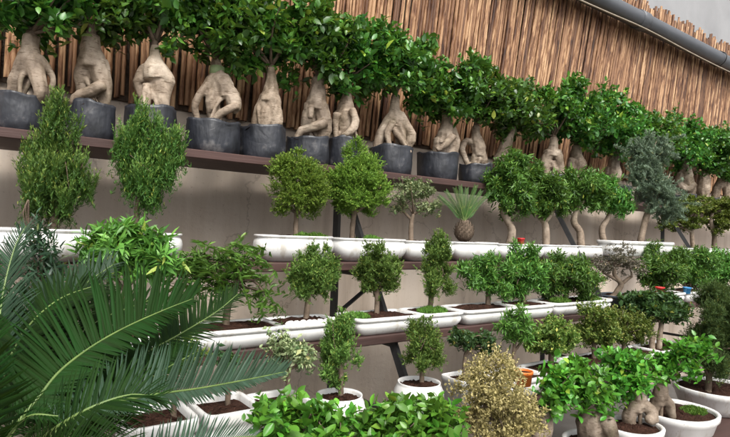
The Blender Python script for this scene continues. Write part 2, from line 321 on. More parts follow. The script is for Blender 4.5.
def boxm(x0, x1, y0, y1, z0, z1, bev=0.0):
    b = min(bev, (x1-x0)/3, (y1-y0)/3, (z1-z0)/3)
    if b <= 0:
        V = np.array([[x, y, z] for z in (z0, z1) for y in (y0, y1) for x in (x0, x1)])
        return V, [np.array([[0, 2, 3, 1], [4, 5, 7, 6], [0, 1, 5, 4], [2, 6, 7, 3], [0, 4, 6, 2], [1, 3, 7, 5]])]
    xs = [(x0, x0+b), (x1, x1-b)]; ys = [(y0, y0+b), (y1, y1-b)]; zs = [(z0, z0+b), (z1, z1-b)]
    V = []; idx = {}
    for i in (0, 1):
        for j in (0, 1):
            for k in (0, 1):
                for a in range(3):
                    idx[i, j, k, a] = len(V)
                    V.append([xs[i][0 if a == 0 else 1], ys[j][0 if a == 1 else 1], zs[k][0 if a == 2 else 1]])
    F4, F3 = [], []
    for s in (0, 1):
        F4 += [[idx[s, 0, 0, 0], idx[s, 1, 0, 0], idx[s, 1, 1, 0], idx[s, 0, 1, 0]][::1 if s else -1],
               [idx[0, s, 0, 1], idx[0, s, 1, 1], idx[1, s, 1, 1], idx[1, s, 0, 1]][::1 if s else -1],
               [idx[0, 0, s, 2], idx[1, 0, s, 2], idx[1, 1, s, 2], idx[0, 1, s, 2]][::1 if s else -1]]
    for i in (0, 1):
        for j in (0, 1):
            F4 += [[idx[i, j, 0, 0], idx[i, j, 1, 0], idx[i, j, 1, 1], idx[i, j, 0, 1]], [idx[i, 0, j, 0], idx[i, 1, j, 0], idx[i, 1, j, 2], idx[i, 0, j, 2]],
                   [idx[0, i, j, 1], idx[1, i, j, 1], idx[1, i, j, 2], idx[0, i, j, 2]]]
            for k in (0, 1): F3.append([idx[i, j, k, 0], idx[i, j, k, 1], idx[i, j, k, 2]])
    return np.array(V, float), [np.array(F4), np.array(F3)]

# ------------------------------------------------------------------ leaves
def _leaf(w, fold=0.14, curl=0.18):
    V = []
    for y, hw in ((0, 0.04), (0.30, 0.46), (0.64, 0.42), (1.0, 0.0)):
        zc = -curl*y*y
        if hw < 0.01: V.append([0, y, zc])
        else: V += [[-hw*w, y, zc+fold*hw*w*2], [0, y, zc], [hw*w, y, zc+fold*hw*w*2]]
    V = np.array(V); F4 = np.array([[0, 1, 4, 3], [1, 2, 5, 4], [3, 4, 7, 6], [4, 5, 8, 7]]); F3 = np.array([[6, 7, 9], [7, 8, 9]])
    return V, [F4, F3]
def _diamond(w, fold=0.25, curl=0.1):
    V = np.array([[0, 0, 0], [-w/2, 0.42, fold*w], [0, 1, -curl], [w/2, 0.42, fold*w], [0, .45, -0.0]])
    return V[[0, 1, 2, 3]], [np.array([[0, 2, 1], [0, 3, 2]])]
TM = {'ficus': _leaf(0.56), 'round': _leaf(0.66), 'lance': _leaf(0.24, 0.1, 0.25), 'small': _diamond(0.55), 'needle': _diamond(0.17, 0.1), 'spray': _diamond(0.30, 0.15), 'fine': _diamond(0.20, 0.12)}
def instance(tm, pos, d, n, size, age):
    V, fs = tm; d = nrm(d); x = nrm(np.cross(d, n)); z = np.cross(x, d)
    s = np.asarray(size)[:, None, None]
    W = pos[:, None, :]+s*(V[None, :, 0:1]*x[:, None, :]+V[None, :, 1:2]*d[:, None, :]+V[None, :, 2:3]*z[:, None, :])
    N, k = len(pos), len(V)
    out = [(f[None]+(np.arange(N)*k)[:, None, None]).reshape(-1, f.shape[1]) for f in fs]
    return W.reshape(-1, 3), out, np.repeat(age, k)
def twigs(rng, lobes, n, tl, up=0.35, surf=0.55, bumpy=0.22, jit=0.45, low=0.0):
    """twig end points and directions filling ellipsoid lobes [(centre, radii)]"""
    vol = np.array([abs(r[0]*r[1]*r[2])**0.67 for c, r in lobes]); pick = rng.choice(len(lobes), n, p=vol/vol.sum())
    C = np.array([l[0] for l in lobes], float)[pick]; R = np.array([l[1] for l in lobes], float)[pick]
    dv = nrm(rng.standard_normal((n, 3)))
    if low: dv[:, 2] = np.where(dv[:, 2] < 0, dv[:, 2]*(1-low), dv[:, 2]); dv = nrm(dv)
    rad = surf+(1-surf)*rng.random(n)**0.6
    K = nrm(rng.standard_normal((14, 3))); b = np.exp(9*((dv[:, None, :]*K[None]).sum(-1)-1)).max(1)
    rad = rad*(1-bumpy*0.6+bumpy*1.5*b)
    rad = np.minimum(rad, 1.18)
    end = C+dv*R*rad[:, None]
    td = nrm(dv*1.0+np.array([0, 0, up])+jit*rng.standard_normal((n, 3)))
    return end, td, end-td*np.asarray(tl)*(0.7+0.6*rng.random(n))[:, None]
def leaves_on(rng, end, td, start, per, size, ang=0.9, planar=0.0, sunny=0.6, sizevar=0.25):
    n = len(end); t = (np.arange(per)+0.5)/per
    t = np.clip(t[None, :]+0.12*rng.standard_normal((n, per)), 0.02, 1.0)
    pos = start[:, None, :]+(end-start)[:, None, :]*t[..., None]
    a0 = rng.random(n)[:, None]*6.283+np.arange(per)[None, :]*2.399963
    u = nrm(np.cross(td, np.array([0.21, 0.36, 0.9])+0.2*rng.standard_normal((n, 3)))); w = np.cross(td, u)
    if planar: a0 = a0*(1-planar)+planar*np.pi*(np.arange(per)[None, :] % 2)
    side = np.cos(a0)[..., None]*u[:, None, :]+np.sin(a0)[..., None]*w[:, None, :]
    an = ang*(1.15-0.55*t+0.2*rng.standard_normal((n, per)))[..., None]
    d = np.cos(an)*td[:, None, :]+np.sin(an)*side
    nn = np.array([0, 0, sunny])+0.5*td[:, None, :]+0.35*rng.standard_normal((n, per, 3))
    sz = size*(1+sizevar*rng.standard_normal((n, per)))*(1-0.25*t)
    age = np.clip((t-0.55)*1.6, 0, 1)*(0.35+0.65*rng.random(n)[:, None])
    return pos.reshape(-1, 3), d.reshape(-1, 3), nn.reshape(-1, 3), np.maximum(sz, size*0.35).ravel(), age.ravel()
STY = {   # template, twigs per unit, leaves per twig, twig length m, leaf length m, up, surf, bumpy, angle, material
 'ficus':   dict(tm='ficus', n=110, per=9, tl=0.10, ls=0.046, up=0.45, surf=0.45, bumpy=0.30, ang=1.0, mat='ficus'),
 'ficus2':  dict(tm='ficus', n=90, per=8, tl=0.08, ls=0.042, up=0.55, surf=0.45, bumpy=0.32, ang=0.95, mat='ficus2'),
 'thuja':   dict(tm='spray', n=980, per=26, tl=0.05, ls=0.0135, up=0.35, surf=0.66, bumpy=0.14, ang=0.65, mat='thuja', jit=0.3, clump=13, cr=0.42, core=0.97),
 'yew':     dict(tm='fine', n=640, per=46, tl=0.115, ls=0.017, up=2.2, surf=0.4, bumpy=0.32, ang=0.58, mat='yew', jit=0.28, core=0.8),
 'juniper': dict(tm='spray', n=380, per=24, tl=0.05, ls=0.015, up=0.8, surf=0.4, bumpy=0.35, ang=0.7, mat='juniper', jit=0.35),
 'cypress': dict(tm='needle', n=560, per=30, tl=0.09, ls=0.020, up=0.8, surf=0.45, bumpy=0.25, ang=0.7, mat='cypress', jit=0.35),
 'small':   dict(tm='small', n=230, per=12, tl=0.06, ls=0.024, up=0.45, surf=0.4, bumpy=0.35, ang=0.95, mat='small'),
 'lig':     dict(tm='lance', n=200, per=11, tl=0.075, ls=0.040, up=0.45, surf=0.4, bumpy=0.32, ang=0.9, mat='small'),
 'darks':   dict(tm='small', n=150, per=12, tl=0.05, ls=0.024, up=0.4, surf=0.4, bumpy=0.35, ang=0.95, mat='darks'),
 'box':     dict(tm='small', n=220, per=12, tl=0.05, ls=0.018, up=0.6, surf=0.4, bumpy=0.35, ang=0.9, mat='box'),
 'varieg':  dict(tm='small', n=150, per=11, tl=0.05, ls=0.020, up=0.4, surf=0.35, bumpy=0.40, ang=0.95, mat='varieg'),
 'yellow':  dict(tm='small', n=520, per=13, tl=0.07, ls=0.015, up=0.7, surf=0.45, bumpy=0.30, ang=0.85, mat='yellow'),
 'pine':    dict(tm='needle', n=26, per=240, tl=0.17, ls=0.023, up=0.9, surf=0.6, bumpy=0.35, ang=0.95, mat='pine', jit=0.3, clump=5),
 'greyrd':  dict(tm='small', n=150, per=10, tl=0.06, ls=0.017, up=0.3, surf=0.35, bumpy=0.40, ang=0.95, mat='greyrd'),
 'bright':  dict(tm='lance', n=110, per=11, tl=0.06, ls=0.060, up=0.6, surf=0.45, bumpy=0.30, ang=1.0, mat='bright'),
 'frond':   dict(tm='lance', n=44, per=40, tl=0.15, ls=0.036, up=0.7, surf=0.55, bumpy=0.35, ang=1.0, mat='frond', planar=1.0),
 'darkln':  dict(tm='lance', n=80, per=16, tl=0.09, ls=0.030, up=0.9, surf=0.35, bumpy=0.30, ang=0.9, mat='darkln'),
 'padyel':  dict(tm='small', n=170, per=12, tl=0.05, ls=0.022, up=0.5, surf=0.4, bumpy=0.35, ang=0.9, mat='padyel'),
}
def clumps(rng, lobes, k, cr, core=0.55):
    """break each lobe into a few leaf clumps with gaps between them"""
    out = []
    for c, r in lobes:
        r = np.array(r); out.append((np.array(c), tuple(r*core)))
        dv = nrm(rng.standard_normal((k*6, 3))); pick = [dv[0]]
        for d in dv[1:]:
            if len(pick) < k and max(d@q for q in pick) < 0.55: pick.append(d)
        for d in pick:
            q = cr*rng.uniform(0.75, 1.2); out.append((np.array(c)+d*r*rng.uniform(0.70, 1.0)*(1-0.25*q), tuple(r*q*np.array([1, 1, rng.uniform(0.75, 1.0)]))))
    return out
def foliage(style, seed, lobes, base, parent, dens=1.0, size=1.0, name='crown', low=0.0):
    p = STY[style]; rng = RNG(seed); lobes = clumps(rng, lobes, p.get('clump', 8), p.get('cr', 0.48), p.get('core', 0.55))
    end, td, st = twigs(rng, lobes, max(8, int(p['n']*dens)), p['tl']*size, p['up'], p['surf'], p['bumpy'], p.get('jit', 0.45), low)
    pos, d, n, s, age = leaves_on(rng, end, td, st, p['per'], p['ls']*size, p['ang'], p.get('planar', 0))
    V, fs, ag = instance(TM[p['tm']], pos-base, d, n, s, age)
    o = link(name, mesh(name, V, fs, LEAF[p['mat']], True, ag), parent)
    o['kind'] = 'stuff'
    return end, st
def sticks(rng, root, ends, base, r0, seg=5):
    """limbs from a trunk top to a few twig ends"""
    out = []
    for e in ends:
        m = root*0.5+e*0.5+rng.standard_normal(3)*0.015+np.array([0, 0, 0.01])
        out.append(tube([root-base, m-base, e-base], [r0, r0*0.6, r0*0.2], seg, 6))
    return out
def trunk_mesh(parts, mat, parent, name='trunk'):
    V, fs = join(parts); return link(name, mesh(name, V, fs, mat), parent)

# ------------------------------------------------------------------ pots, bags, soil
def ring(cx, cy, a, b, n, z, k=40, rng=None, wob=0):
    t = np.linspace(0, 2*np.pi, k, endpoint=False); c, s = np.cos(t), np.sin(t)
    x = np.sign(c)*np.abs(c)**(2/n)*a; y = np.sign(s)*np.abs(s)**(2/n)*b
    return np.stack([cx+x, cy+y, np.full(k, z)], -1)
def loft(rings, close_bottom=True, close_top=False):
    k = len(rings[0]); V = np.concatenate(rings); m = len(rings)
    i = np.arange(m-1)[:, None]*k; j = np.arange(k)[None]; j2 = (j+1) % k
    fs = [np.stack([i+j, i+j2, i+k+j2, i+k+j], -1).reshape(-1, 4)]
    tri = []
    a = np.arange(k); b = (a+1) % k
    if close_bottom: V = np.vstack([V, rings[0].mean(0)]); tri.append(np.stack([b, a, np.full(k, len(V)-1)], -1))
    if close_top: V = np.vstack([V, rings[-1].mean(0)]); e = (m-1)*k; tri.append(np.stack([e+a, e+b, np.full(k, len(V)-1)], -1))
    if tri: fs.append(np.concatenate(tri))
    return V, fs
PROFILE = {   # (inset from full half-size, height fraction)
 'boat':  [(0.062, 0.0), (0.052, 0.015), (0.046, 0.06), (0.030, 0.14), (0.012, 0.28), (0.002, 0.46), (0.0, 0.62), (0.003, 0.76), (0.010, 0.86), (0.012, 0.90), (0.004, 0.93), (0.003, 0.98), (0.006, 1.0), (0.015, 1.0), (0.020, 0.95), (0.024, 0.6)],
 'tray':  [(0.038, 0.0), (0.034, 0.03), (0.024, 0.14), (0.012, 0.34), (0.007, 0.52), (0.009, 0.66), (0.014, 0.74), (0.004, 0.78), (0.0, 0.84), (0.0, 0.96), (0.003, 1.0), (0.014, 1.0), (0.018, 0.96), (0.022, 0.6)],
 'bowl':  [(0.06, 0.0), (0.055, 0.02), (0.034, 0.14), (0.012, 0.34), (0.0, 0.56), (0.003, 0.74), (0.016, 0.90), (0.020, 0.95), (0.018, 1.0), (0.022, 1.0), (0.028, 0.95), (0.03, 0.6)],
 'dish':  [(0.07, 0.0), (0.065, 0.03), (0.03, 0.3), (0.012, 0.7), (0.0, 0.78), (-0.004, 0.97), (0.0, 1.0), (0.012, 1.0), (0.018, 0.95), (0.024, 0.6)],
 'square':[(0.012, 0.0), (0.010, 0.02), (0.005, 0.8), (0.0, 0.83), (0.0, 0.98), (0.002, 1.0), (0.008, 1.0), (0.011, 0.95), (0.014, 0.6)],
}
def pot(parent, base, cx, cy, a, b, z0, z1, prof='tray', n=3.2, mat=None, seed=0, soil=True, feet=True, fill=0.86):
    sc_ = min(1.0, min(a, b)/0.12)
    rings = [ring(cx-base[0], cy-base[1], a-i*sc_, b-i*sc_, n, z0+(z1-z0)*h-base[2], 44) for i, h in PROFILE[prof]]
    V, fs = loft(rings)
    po = link('pot', mesh('pot', V, fs, mat or WHITE), parent)
    if feet and prof in ('boat', 'tray') :
        for sx in (-1, 1):
            P = [[cx+sx*a*(0.60+0.22*t)-base[0], cy-b+0.017-0.012*math.sin(t*3.1)-base[1], z0+0.006+(z1-z0)*0.20*(1-t)-base[2]] for t in (0, .35, .7, 1)]
            V, f2 = tube(P, [0.006, 0.010, 0.009, 0.008], 8, 9); link('foot', mesh('foot', V, f2, mat or WHITE), po)
    if soil:
        rng = RNG(seed+5); zs = z0+(z1-z0)*fill-base[2]; rr = []
        for q in (1.0, 0.93, 0.8, 0.62, 0.42, 0.2):
            r_ = ring(cx-base[0], cy-base[1], (a-0.019*sc_)*q, (b-0.019*sc_)*q, n, zs+0.018*(1-q), 44)
            r_[:, 2] += rng.standard_normal(44)*0.004*(q < 0.99); rr.append(r_)
        V, fs = loft(rr, False, True); link('soil', mesh('soil', V, fs, SOIL), parent)
    return po
def moss(parent, base, cx, cy, a, b, z, seed):
    rng = RNG(seed); n = int(900*min(1.6, a*b/0.006)+200)
    th = rng.random(n)*6.283; q = np.sqrt(rng.random(n)); lump = 0.5+0.5*np.sin(th*3+seed)
    pos = np.stack([cx+a*q*np.cos(th), cy+b*q*np.sin(th), z+0.014*(1-q**2)*(0.5+lump)], -1)-base
    d = nrm(np.stack([rng.standard_normal(n)*0.5, rng.standard_normal(n)*0.5, np.ones(n)], -1))
    V, fs, ag = instance(TM['spray'], pos, d, nrm(rng.standard_normal((n, 3))), 0.012+0.010*rng.random(n), rng.random(n))
    rr = [ring(cx-base[0], cy-base[1], a*k, b*k, 2.2, z-base[2]+0.013*(1-k*k), 20) for k in (1.0, 0.8, 0.5, 0.2)]
    V2, f2 = loft(rr, False, True)
    m = link('moss', mesh('moss', V2, f2, MOSSB), parent)
    link('moss_blades', mesh('moss_blades', V, fs, LEAF['moss'], True, ag), m, kind='stuff')
def grow_bag(parent, base, cx, cy, r, z0, h, seed):
    rng = RNG(seed); k = 36; rings = []
    ph = rng.random(6)*6.283; t = np.linspace(0, 2*np.pi, k, endpoint=False)
    for q, (rr, hh) in enumerate([(0.90, 0.0), (0.95, 0.04), (0.99, 0.25), (1.0, 0.5), (0.985, 0.75), (0.97, 0.93), (0.985, 1.0), (0.94, 1.0), (0.91, 0.9), (0.90, 0.8)]):
        f = 1+0.030*np.sin(2*t+ph[0])+0.022*np.sin(3*t+ph[5]+hh*2)+0.022*np.sin(6*t+ph[1]-hh*3)*(0.4+hh)+0.018*np.sin(10*t+ph[2]+hh*5)*(0.3+hh)+0.002*rng.standard_normal(k)
        z = h*hh+(0.006*np.sin(2*t+ph[3])+0.004*np.sin(5*t+ph[4])+0.0015*rng.standard_normal(k))*(hh > 0.6)
        rings.append(np.stack([cx-base[0]+r*rr*f*np.cos(t), cy-base[1]+r*rr*f*np.sin(t), z0-base[2]+z], -1))
    V, fs = loft(rings); link('grow_bag', mesh('grow_bag', V, fs, BAG), parent)
    rr = []
    for q in (0.93, 0.8, 0.55, 0.25):
        rr.append(np.stack([cx-base[0]+r*q*np.cos(t), cy-base[1]+r*q*np.sin(t), np.full(k, z0-base[2]+h*0.87)+0.02*(1-q)+0.006*rng.standard_normal(k)], -1))
    V, fs = loft(rr, False, True); link('soil', mesh('soil', V, fs, SOIL), parent)

_tmp = []
def fused(parts, voxel, mat, name, smooth=6):
    """several overlapping swollen limbs grown into one skin"""
    V, fs = join(parts); me = mesh(name, V, fs, mat)
    o = bpy.data.objects.new('tmp', me); sc.collection.objects.link(o)
    m = o.modifiers.new('r', 'REMESH'); m.mode = 'VOXEL'; m.voxel_size = voxel; m.use_smooth_shade = True
    s = o.modifiers.new('s', 'SMOOTH'); s.factor = 0.5; s.iterations = smooth
    dg = bpy.context.evaluated_depsgraph_get(); out = bpy.data.meshes.new_from_object(o.evaluated_get(dg)); out.name = name
    bpy.data.objects.remove(o); bpy.data.meshes.remove(me)
    if not out.materials: out.materials.append(mat)
    k = len(out.vertices); co = np.empty(k*3, np.float32); out.vertices.foreach_get('co', co); co = co.reshape(-1, 3)
    no = np.empty(k*3, np.float32); out.vertices.foreach_get('normal', no); no = no.reshape(-1, 3)
    rg = RNG(k); h = np.zeros(k)
    for w_ in range(10):
        d = nrm(rg.standard_normal(3)*np.array([1, 1, 0.35])); fr_ = rg.uniform(60, 190)
        h += np.sin(co@d*fr_+rg.uniform(0, 6)+1.5*np.sin(co@nrm(rg.standard_normal(3))*40))*60/fr_
    co = co+no*(h*0.0011)[:, None]; out.vertices.foreach_set('co', co.astype(np.float32).ravel()); out.update()
    return out

# ------------------------------------------------------------------ THE SETTING
V, f = np.array([[-30, -30, 0], [45, -30, 0], [45, 30, 0], [-30, 30, 0]], float), np.array([[0, 1, 2, 3]])
tag(link('ground', mesh('ground', V, f, CONC)), kind='structure')
V, f = boxm(-2.5, 12.0, WALL_Y, WALL_Y+0.2, -0.05, 3.95, 0.01)
wall = link('plaster_wall', mesh('plaster_wall', V, f, WALLM)); tag(wall, 'beige plaster wall behind the stepped plant shelves', 'wall')

V, f = boxm(-4.0, 26.0, 6.0, 6.4, -0.02, 11.0, 0.02)  # guessed wall, added so the white sky patch above the screen turns grey
tag(link('added_grey_wall', mesh('added_grey_wall', V, f, GREYW)), 'added plain grey building wall beyond the top edge of the bamboo screen', 'backdrop')
# bamboo screen: one cane after another
scr = thing('bamboo_screen', 'brown split bamboo screen hung on the upper wall behind the ficus row', 'screen', (2.0, WALL_Y-0.03, 2.25))
def cane_attr(me, L, sd_):
    a = me.attributes.new('cane_local', 'FLOAT_VECTOR', 'POINT'); a.data.foreach_set('vector', np.asarray(L, np.float32).ravel())
    a = me.attributes.new('cane_seed', 'FLOAT', 'POINT'); a.data.foreach_set('value', np.asarray(sd_, np.float32)); return me
def cane_mesh(i):
    rng = RNG(50+i); rings = []; k = 9; bow = 0.25*rng.standard_normal()
    t = np.linspace(math.pi, 2*math.pi, k)       # half round, facing the aisle
    zs = [0.0]; 
    z = 0.05+0.12*rng.random()
    while z < 0.97: zs += [z-0.012, z, z+0.012]; z += 0.14+0.09*rng.random()
    zs.append(1.0)
    V = []
    for q, zz in enumerate(zs):
        node = (q > 0 and q < len(zs)-1 and (q-1) % 3 == 1)
        r = 1.0+(0.16 if node else 0)
        V.append(np.stack([np.cos(t)*r*0.46+bow*math.sin(zz*3.1+i), np.sin(t)*r*0.62, np.full(k, zz)], -1))
    m = len(V); V = np.concatenate(V); ii = np.arange(m-1)[:, None]*k; j = np.arange(k-1)[None]
    F = np.stack([ii+j, ii+j+1, ii+k+j+1, ii+k+j], -1).reshape(-1, 4)
    b = np.stack([ii[:, 0]+k-1, ii[:, 0], ii[:, 0]+k, ii[:, 0]+2*k-1], -1)
    return cane_attr(mesh('bamboo_cane', V, np.concatenate([F, b]), CANE), V, np.zeros(len(V)))
canes = [cane_mesh(i) for i in range(7)]
x = -0.33; i = 0; CZ0, CZ1 = 1.6+0.635, 1.6+2.57
spots = []
while x < 10.2:
    w = 0.0195+0.018*rnd.random()
    spots.append((x+w/2, w)); x += w*0.97
far = []
for i, (cx, w) in enumerate(spots):
    z0 = CZ0+rnd.uniform(-0.02, 0.02); z1 = CZ1+rnd.uniform(-0.05, 0.05)
    lean = math.radians(min(13.0, max(0.0, (cx-0.6)*3.2))+rnd.uniform(-1.0, 1.0))
    me = canes[rnd.randrange(7)]
    loc = Vector((cx-2.0-math.tan(lean)*0.9, rnd.uniform(-0.006, 0.004), z0-2.25))
    mtx = Matrix.Translation(loc) @ Matrix.Rotation(lean, 4, 'Y') @ Matrix.Rotation(rnd.uniform(-0.25, 0.25), 4, 'Z') @ Matrix.Diagonal((w, w, (z1-z0)/math.cos(lean), 1))
    if i < 300 :
        o = link('bamboo_cane', me, scr); o.matrix_local = mtx
    else: far.append((me, mtx))
if far:
    parts = []; locs = []; seeds = []
    for me, mtx in far:
        v = np.empty(len(me.vertices)*3, np.float32); me.vertices.foreach_get('co', v); v = v.reshape(-1, 3); locs.append(v.copy()); seeds.append(np.full(len(v), rnd.random()))
        A = np.array(mtx); v = v @ A[:3, :3].T+A[:3, 3]
        parts.append((v, [np.array([list(p.vertices) for p in me.polygons])]))
    V, f = join(parts); link('far_canes', cane_attr(mesh('far_canes', V, f, CANE), np.concatenate(locs), np.concatenate(seeds)), scr, kind='stuff')
V, f = boxm(-2.8, 8.3, 0.012, 0.022, -0.02, 1.9); link('backing_board', mesh('backing_board', V, f, BARKD), scr)

# drain pipe and the cable under it
PZ = 1.6+2.25
pp = thing('drain_pipe', 'thick dark grey plastic pipe running along the top of the bamboo screen', 'pipe', (6, 2.84, PZ))
V, f = tube([[-6.5, 0, 0.02], [-3, 0, 0.0], [0, 0, 0], [3, 0, 0.0], [5.5, 0, 0]], [0.085]*5, 20, 24); link('tube', mesh('tube', V, f, PIPE), pp)
for x in (-4.3, -0.6, 3.1):
    V, f = tube([[x-0.07, 0, 0], [x-0.065, 0, 0], [x+0.065, 0, 0], [x+0.07, 0, 0]], [0.086, 0.097, 0.097, 0.086], 20); link('socket', mesh('socket', V, f, PIPE), pp)
for x in (-2.6, 1.2, 4.2):
    V, f = tube([[x, 0, 0.10], [x, -0.1, 0.03], [x, -0.085, -0.06], [x, 0, -0.1], [x, 0.09, -0.03]], [0.007]*5, 6, 18); link('bracket', mesh('bracket', V, f, STEEL), pp)
cab = [[-6, 0, 0]]+[[x, -0.01, -0.02-0.035*abs(math.sin((x+0.6)*0.9))] for x in np.linspace(-5.2, 5, 24)]
V, f = tube(cab, [0.008]*len(cab), 6, 70)
tag(link('cable', mesh('cable', V, f, WIRE), loc=(6, 2.78, PZ-0.09)), 'thin pale cable sagging just under the grey pipe', 'cable')

# stepped steel stand with painted boards
st = thing('stepped_plant_stand', 'stepped black steel plant stand with dark red painted shelf boards', 'plant stand', (3.5, 2.2, 0.0))
def stand_part(name, V, f, mat): return link(name, mesh(name, V-np.array([3.5, 2.2, 0.0]), f, mat, False), st)
for (z, y0, y1, x0, x1) in ((Z1, 2.45, 2.88, -1.2, 10), (Z2, 2.21, 2.52, -1.2, 10), (Z3, 1.935, 2.20, -0.6, 10), (Z4, 1.675, 1.94, -0.3, 10), (Z5, 1.22, 1.72, 0.2, 10)):
    xx = x0
    while xx < x1:
        L = 2.4 if xx > x0 else 1.9
        dz = rnd.uniform(-0.003, 0.0)
        V, f = boxm(xx+0.002, min(xx+L, x1)-0.002, y0, y1, z-0.04+dz, z+dz, 0.004)
        stand_part('shelf_board', V, f, BOARD); xx += L
for x in (-0.05, 1.62, 3.5, 5.3, 7.2):
    def bar(n, a, b, w=0.017):
        V, f = tube([a, b], [w*1.3, w*1.3], 4, 2, True); stand_part(n, V, f, STEEL)
    bar('post', [x, 2.53, 0], [x, 2.53, Z1-0.047]); bar('slanted_leg', [x, 2.50, Z1-0.05], [x, 1.34, 0])
    for z, y0 in ((Z1, 2.50), (Z2, 2.26), (Z3, 1.98), (Z4, 1.72), (Z5, 1.26)): bar('shelf_bearer', [x, y0, z-0.066], [x, 2.53, z-0.066], 0.012)
    bar('brace', [x+0.02, 2.50, Z3+0.02], [x+0.33, 2.47, Z2-0.06], 0.010)

# ------------------------------------------------------------------ THE PLANTS
GROW = 1.12
def lobes_px(fr, L):
    """crown lobes given as (px, py, half width, half height[, depth shift]) -> ellipsoids in metres"""
    out = []
    for l in L:
        dep = l[4] if len(l) > 4 else 0.0
        c = fr.p(l[0], l[1], dep); out.append((c, (l[2]*fr.s*GROW, l[2]*fr.s*0.9*GROW, l[3]*fr.s*GROW)))
    return out
def lump(P, R, rng, seg=10, n=10): return tube(P, R, seg, n, True, 0.04, rng)
LEAFMESH = {}
def big_leaf(mat, age, w, seed):
    key = (mat, age, seed)
    if key in LEAFMESH: return LEAFMESH[key]
    rng = RNG(seed); V = []; ys = (0, 0.12, 0.3, 0.5, 0.7, 0.88, 1.0); hs = (0.03, 0.24, 0.42, 0.48, 0.42, 0.24, 0.02)
    curl, fold, tw = 0.14+0.10*rng.random(), 0.10+0.12*rng.random(), 0.10*rng.standard_normal()
    for y, h in zip(ys, hs):
        for k, sx in enumerate((-1, -0.5, 0, 0.5, 1)):
            xx = sx*h*w; z = -curl*y*y+fold*abs(sx)*h*w*1.6-(0.025*w if k == 2 else 0)+tw*xx*y+0.006*rng.standard_normal()
            V.append([xx, y, z])
    i = np.arange(6)[:, None]*5; j = np.arange(4)[None]
    F = np.stack([i+j, i+j+1, i+j+6, i+j+5], -1).reshape(-1, 4)
    LEAFMESH[key] = mesh('leaf', np.array(V), F, LEAF[mat], True, np.full(len(V), age)); return LEAFMESH[key]
def leaf_parts(parent, base, seed, lobes, n, per, tl, ls, mat, w=0.6, up=0.6, surf=0.5, ang=1.0, bumpy=0.3, low=0.5):
    rng = RNG(seed); lobes = clumps(rng, lobes, 7, 0.48); end, td, st_ = twigs(rng, lobes, n, tl, up, surf, bumpy, 0.4, low)
    pos, d, nn, s, age = leaves_on(rng, end, td, st_, per, ls, ang, 0, 0.9, 0.18)
    d = nrm(d); x = nrm(np.cross(d, nn)); z = np.cross(x, d); pos = pos-base
    for i in range(len(pos)):
        me = big_leaf(mat, round(float(age[i])*3)/3*0.95, w, int(rng.integers(3)))
        o = link('leaf', me, parent); A = np.eye(4); A[:3, 0], A[:3, 1], A[:3, 2], A[:3, 3] = x[i]*s[i], d[i]*s[i], z[i]*s[i], pos[i]
        o.matrix_local = Matrix(A.tolist())
    return end, st_

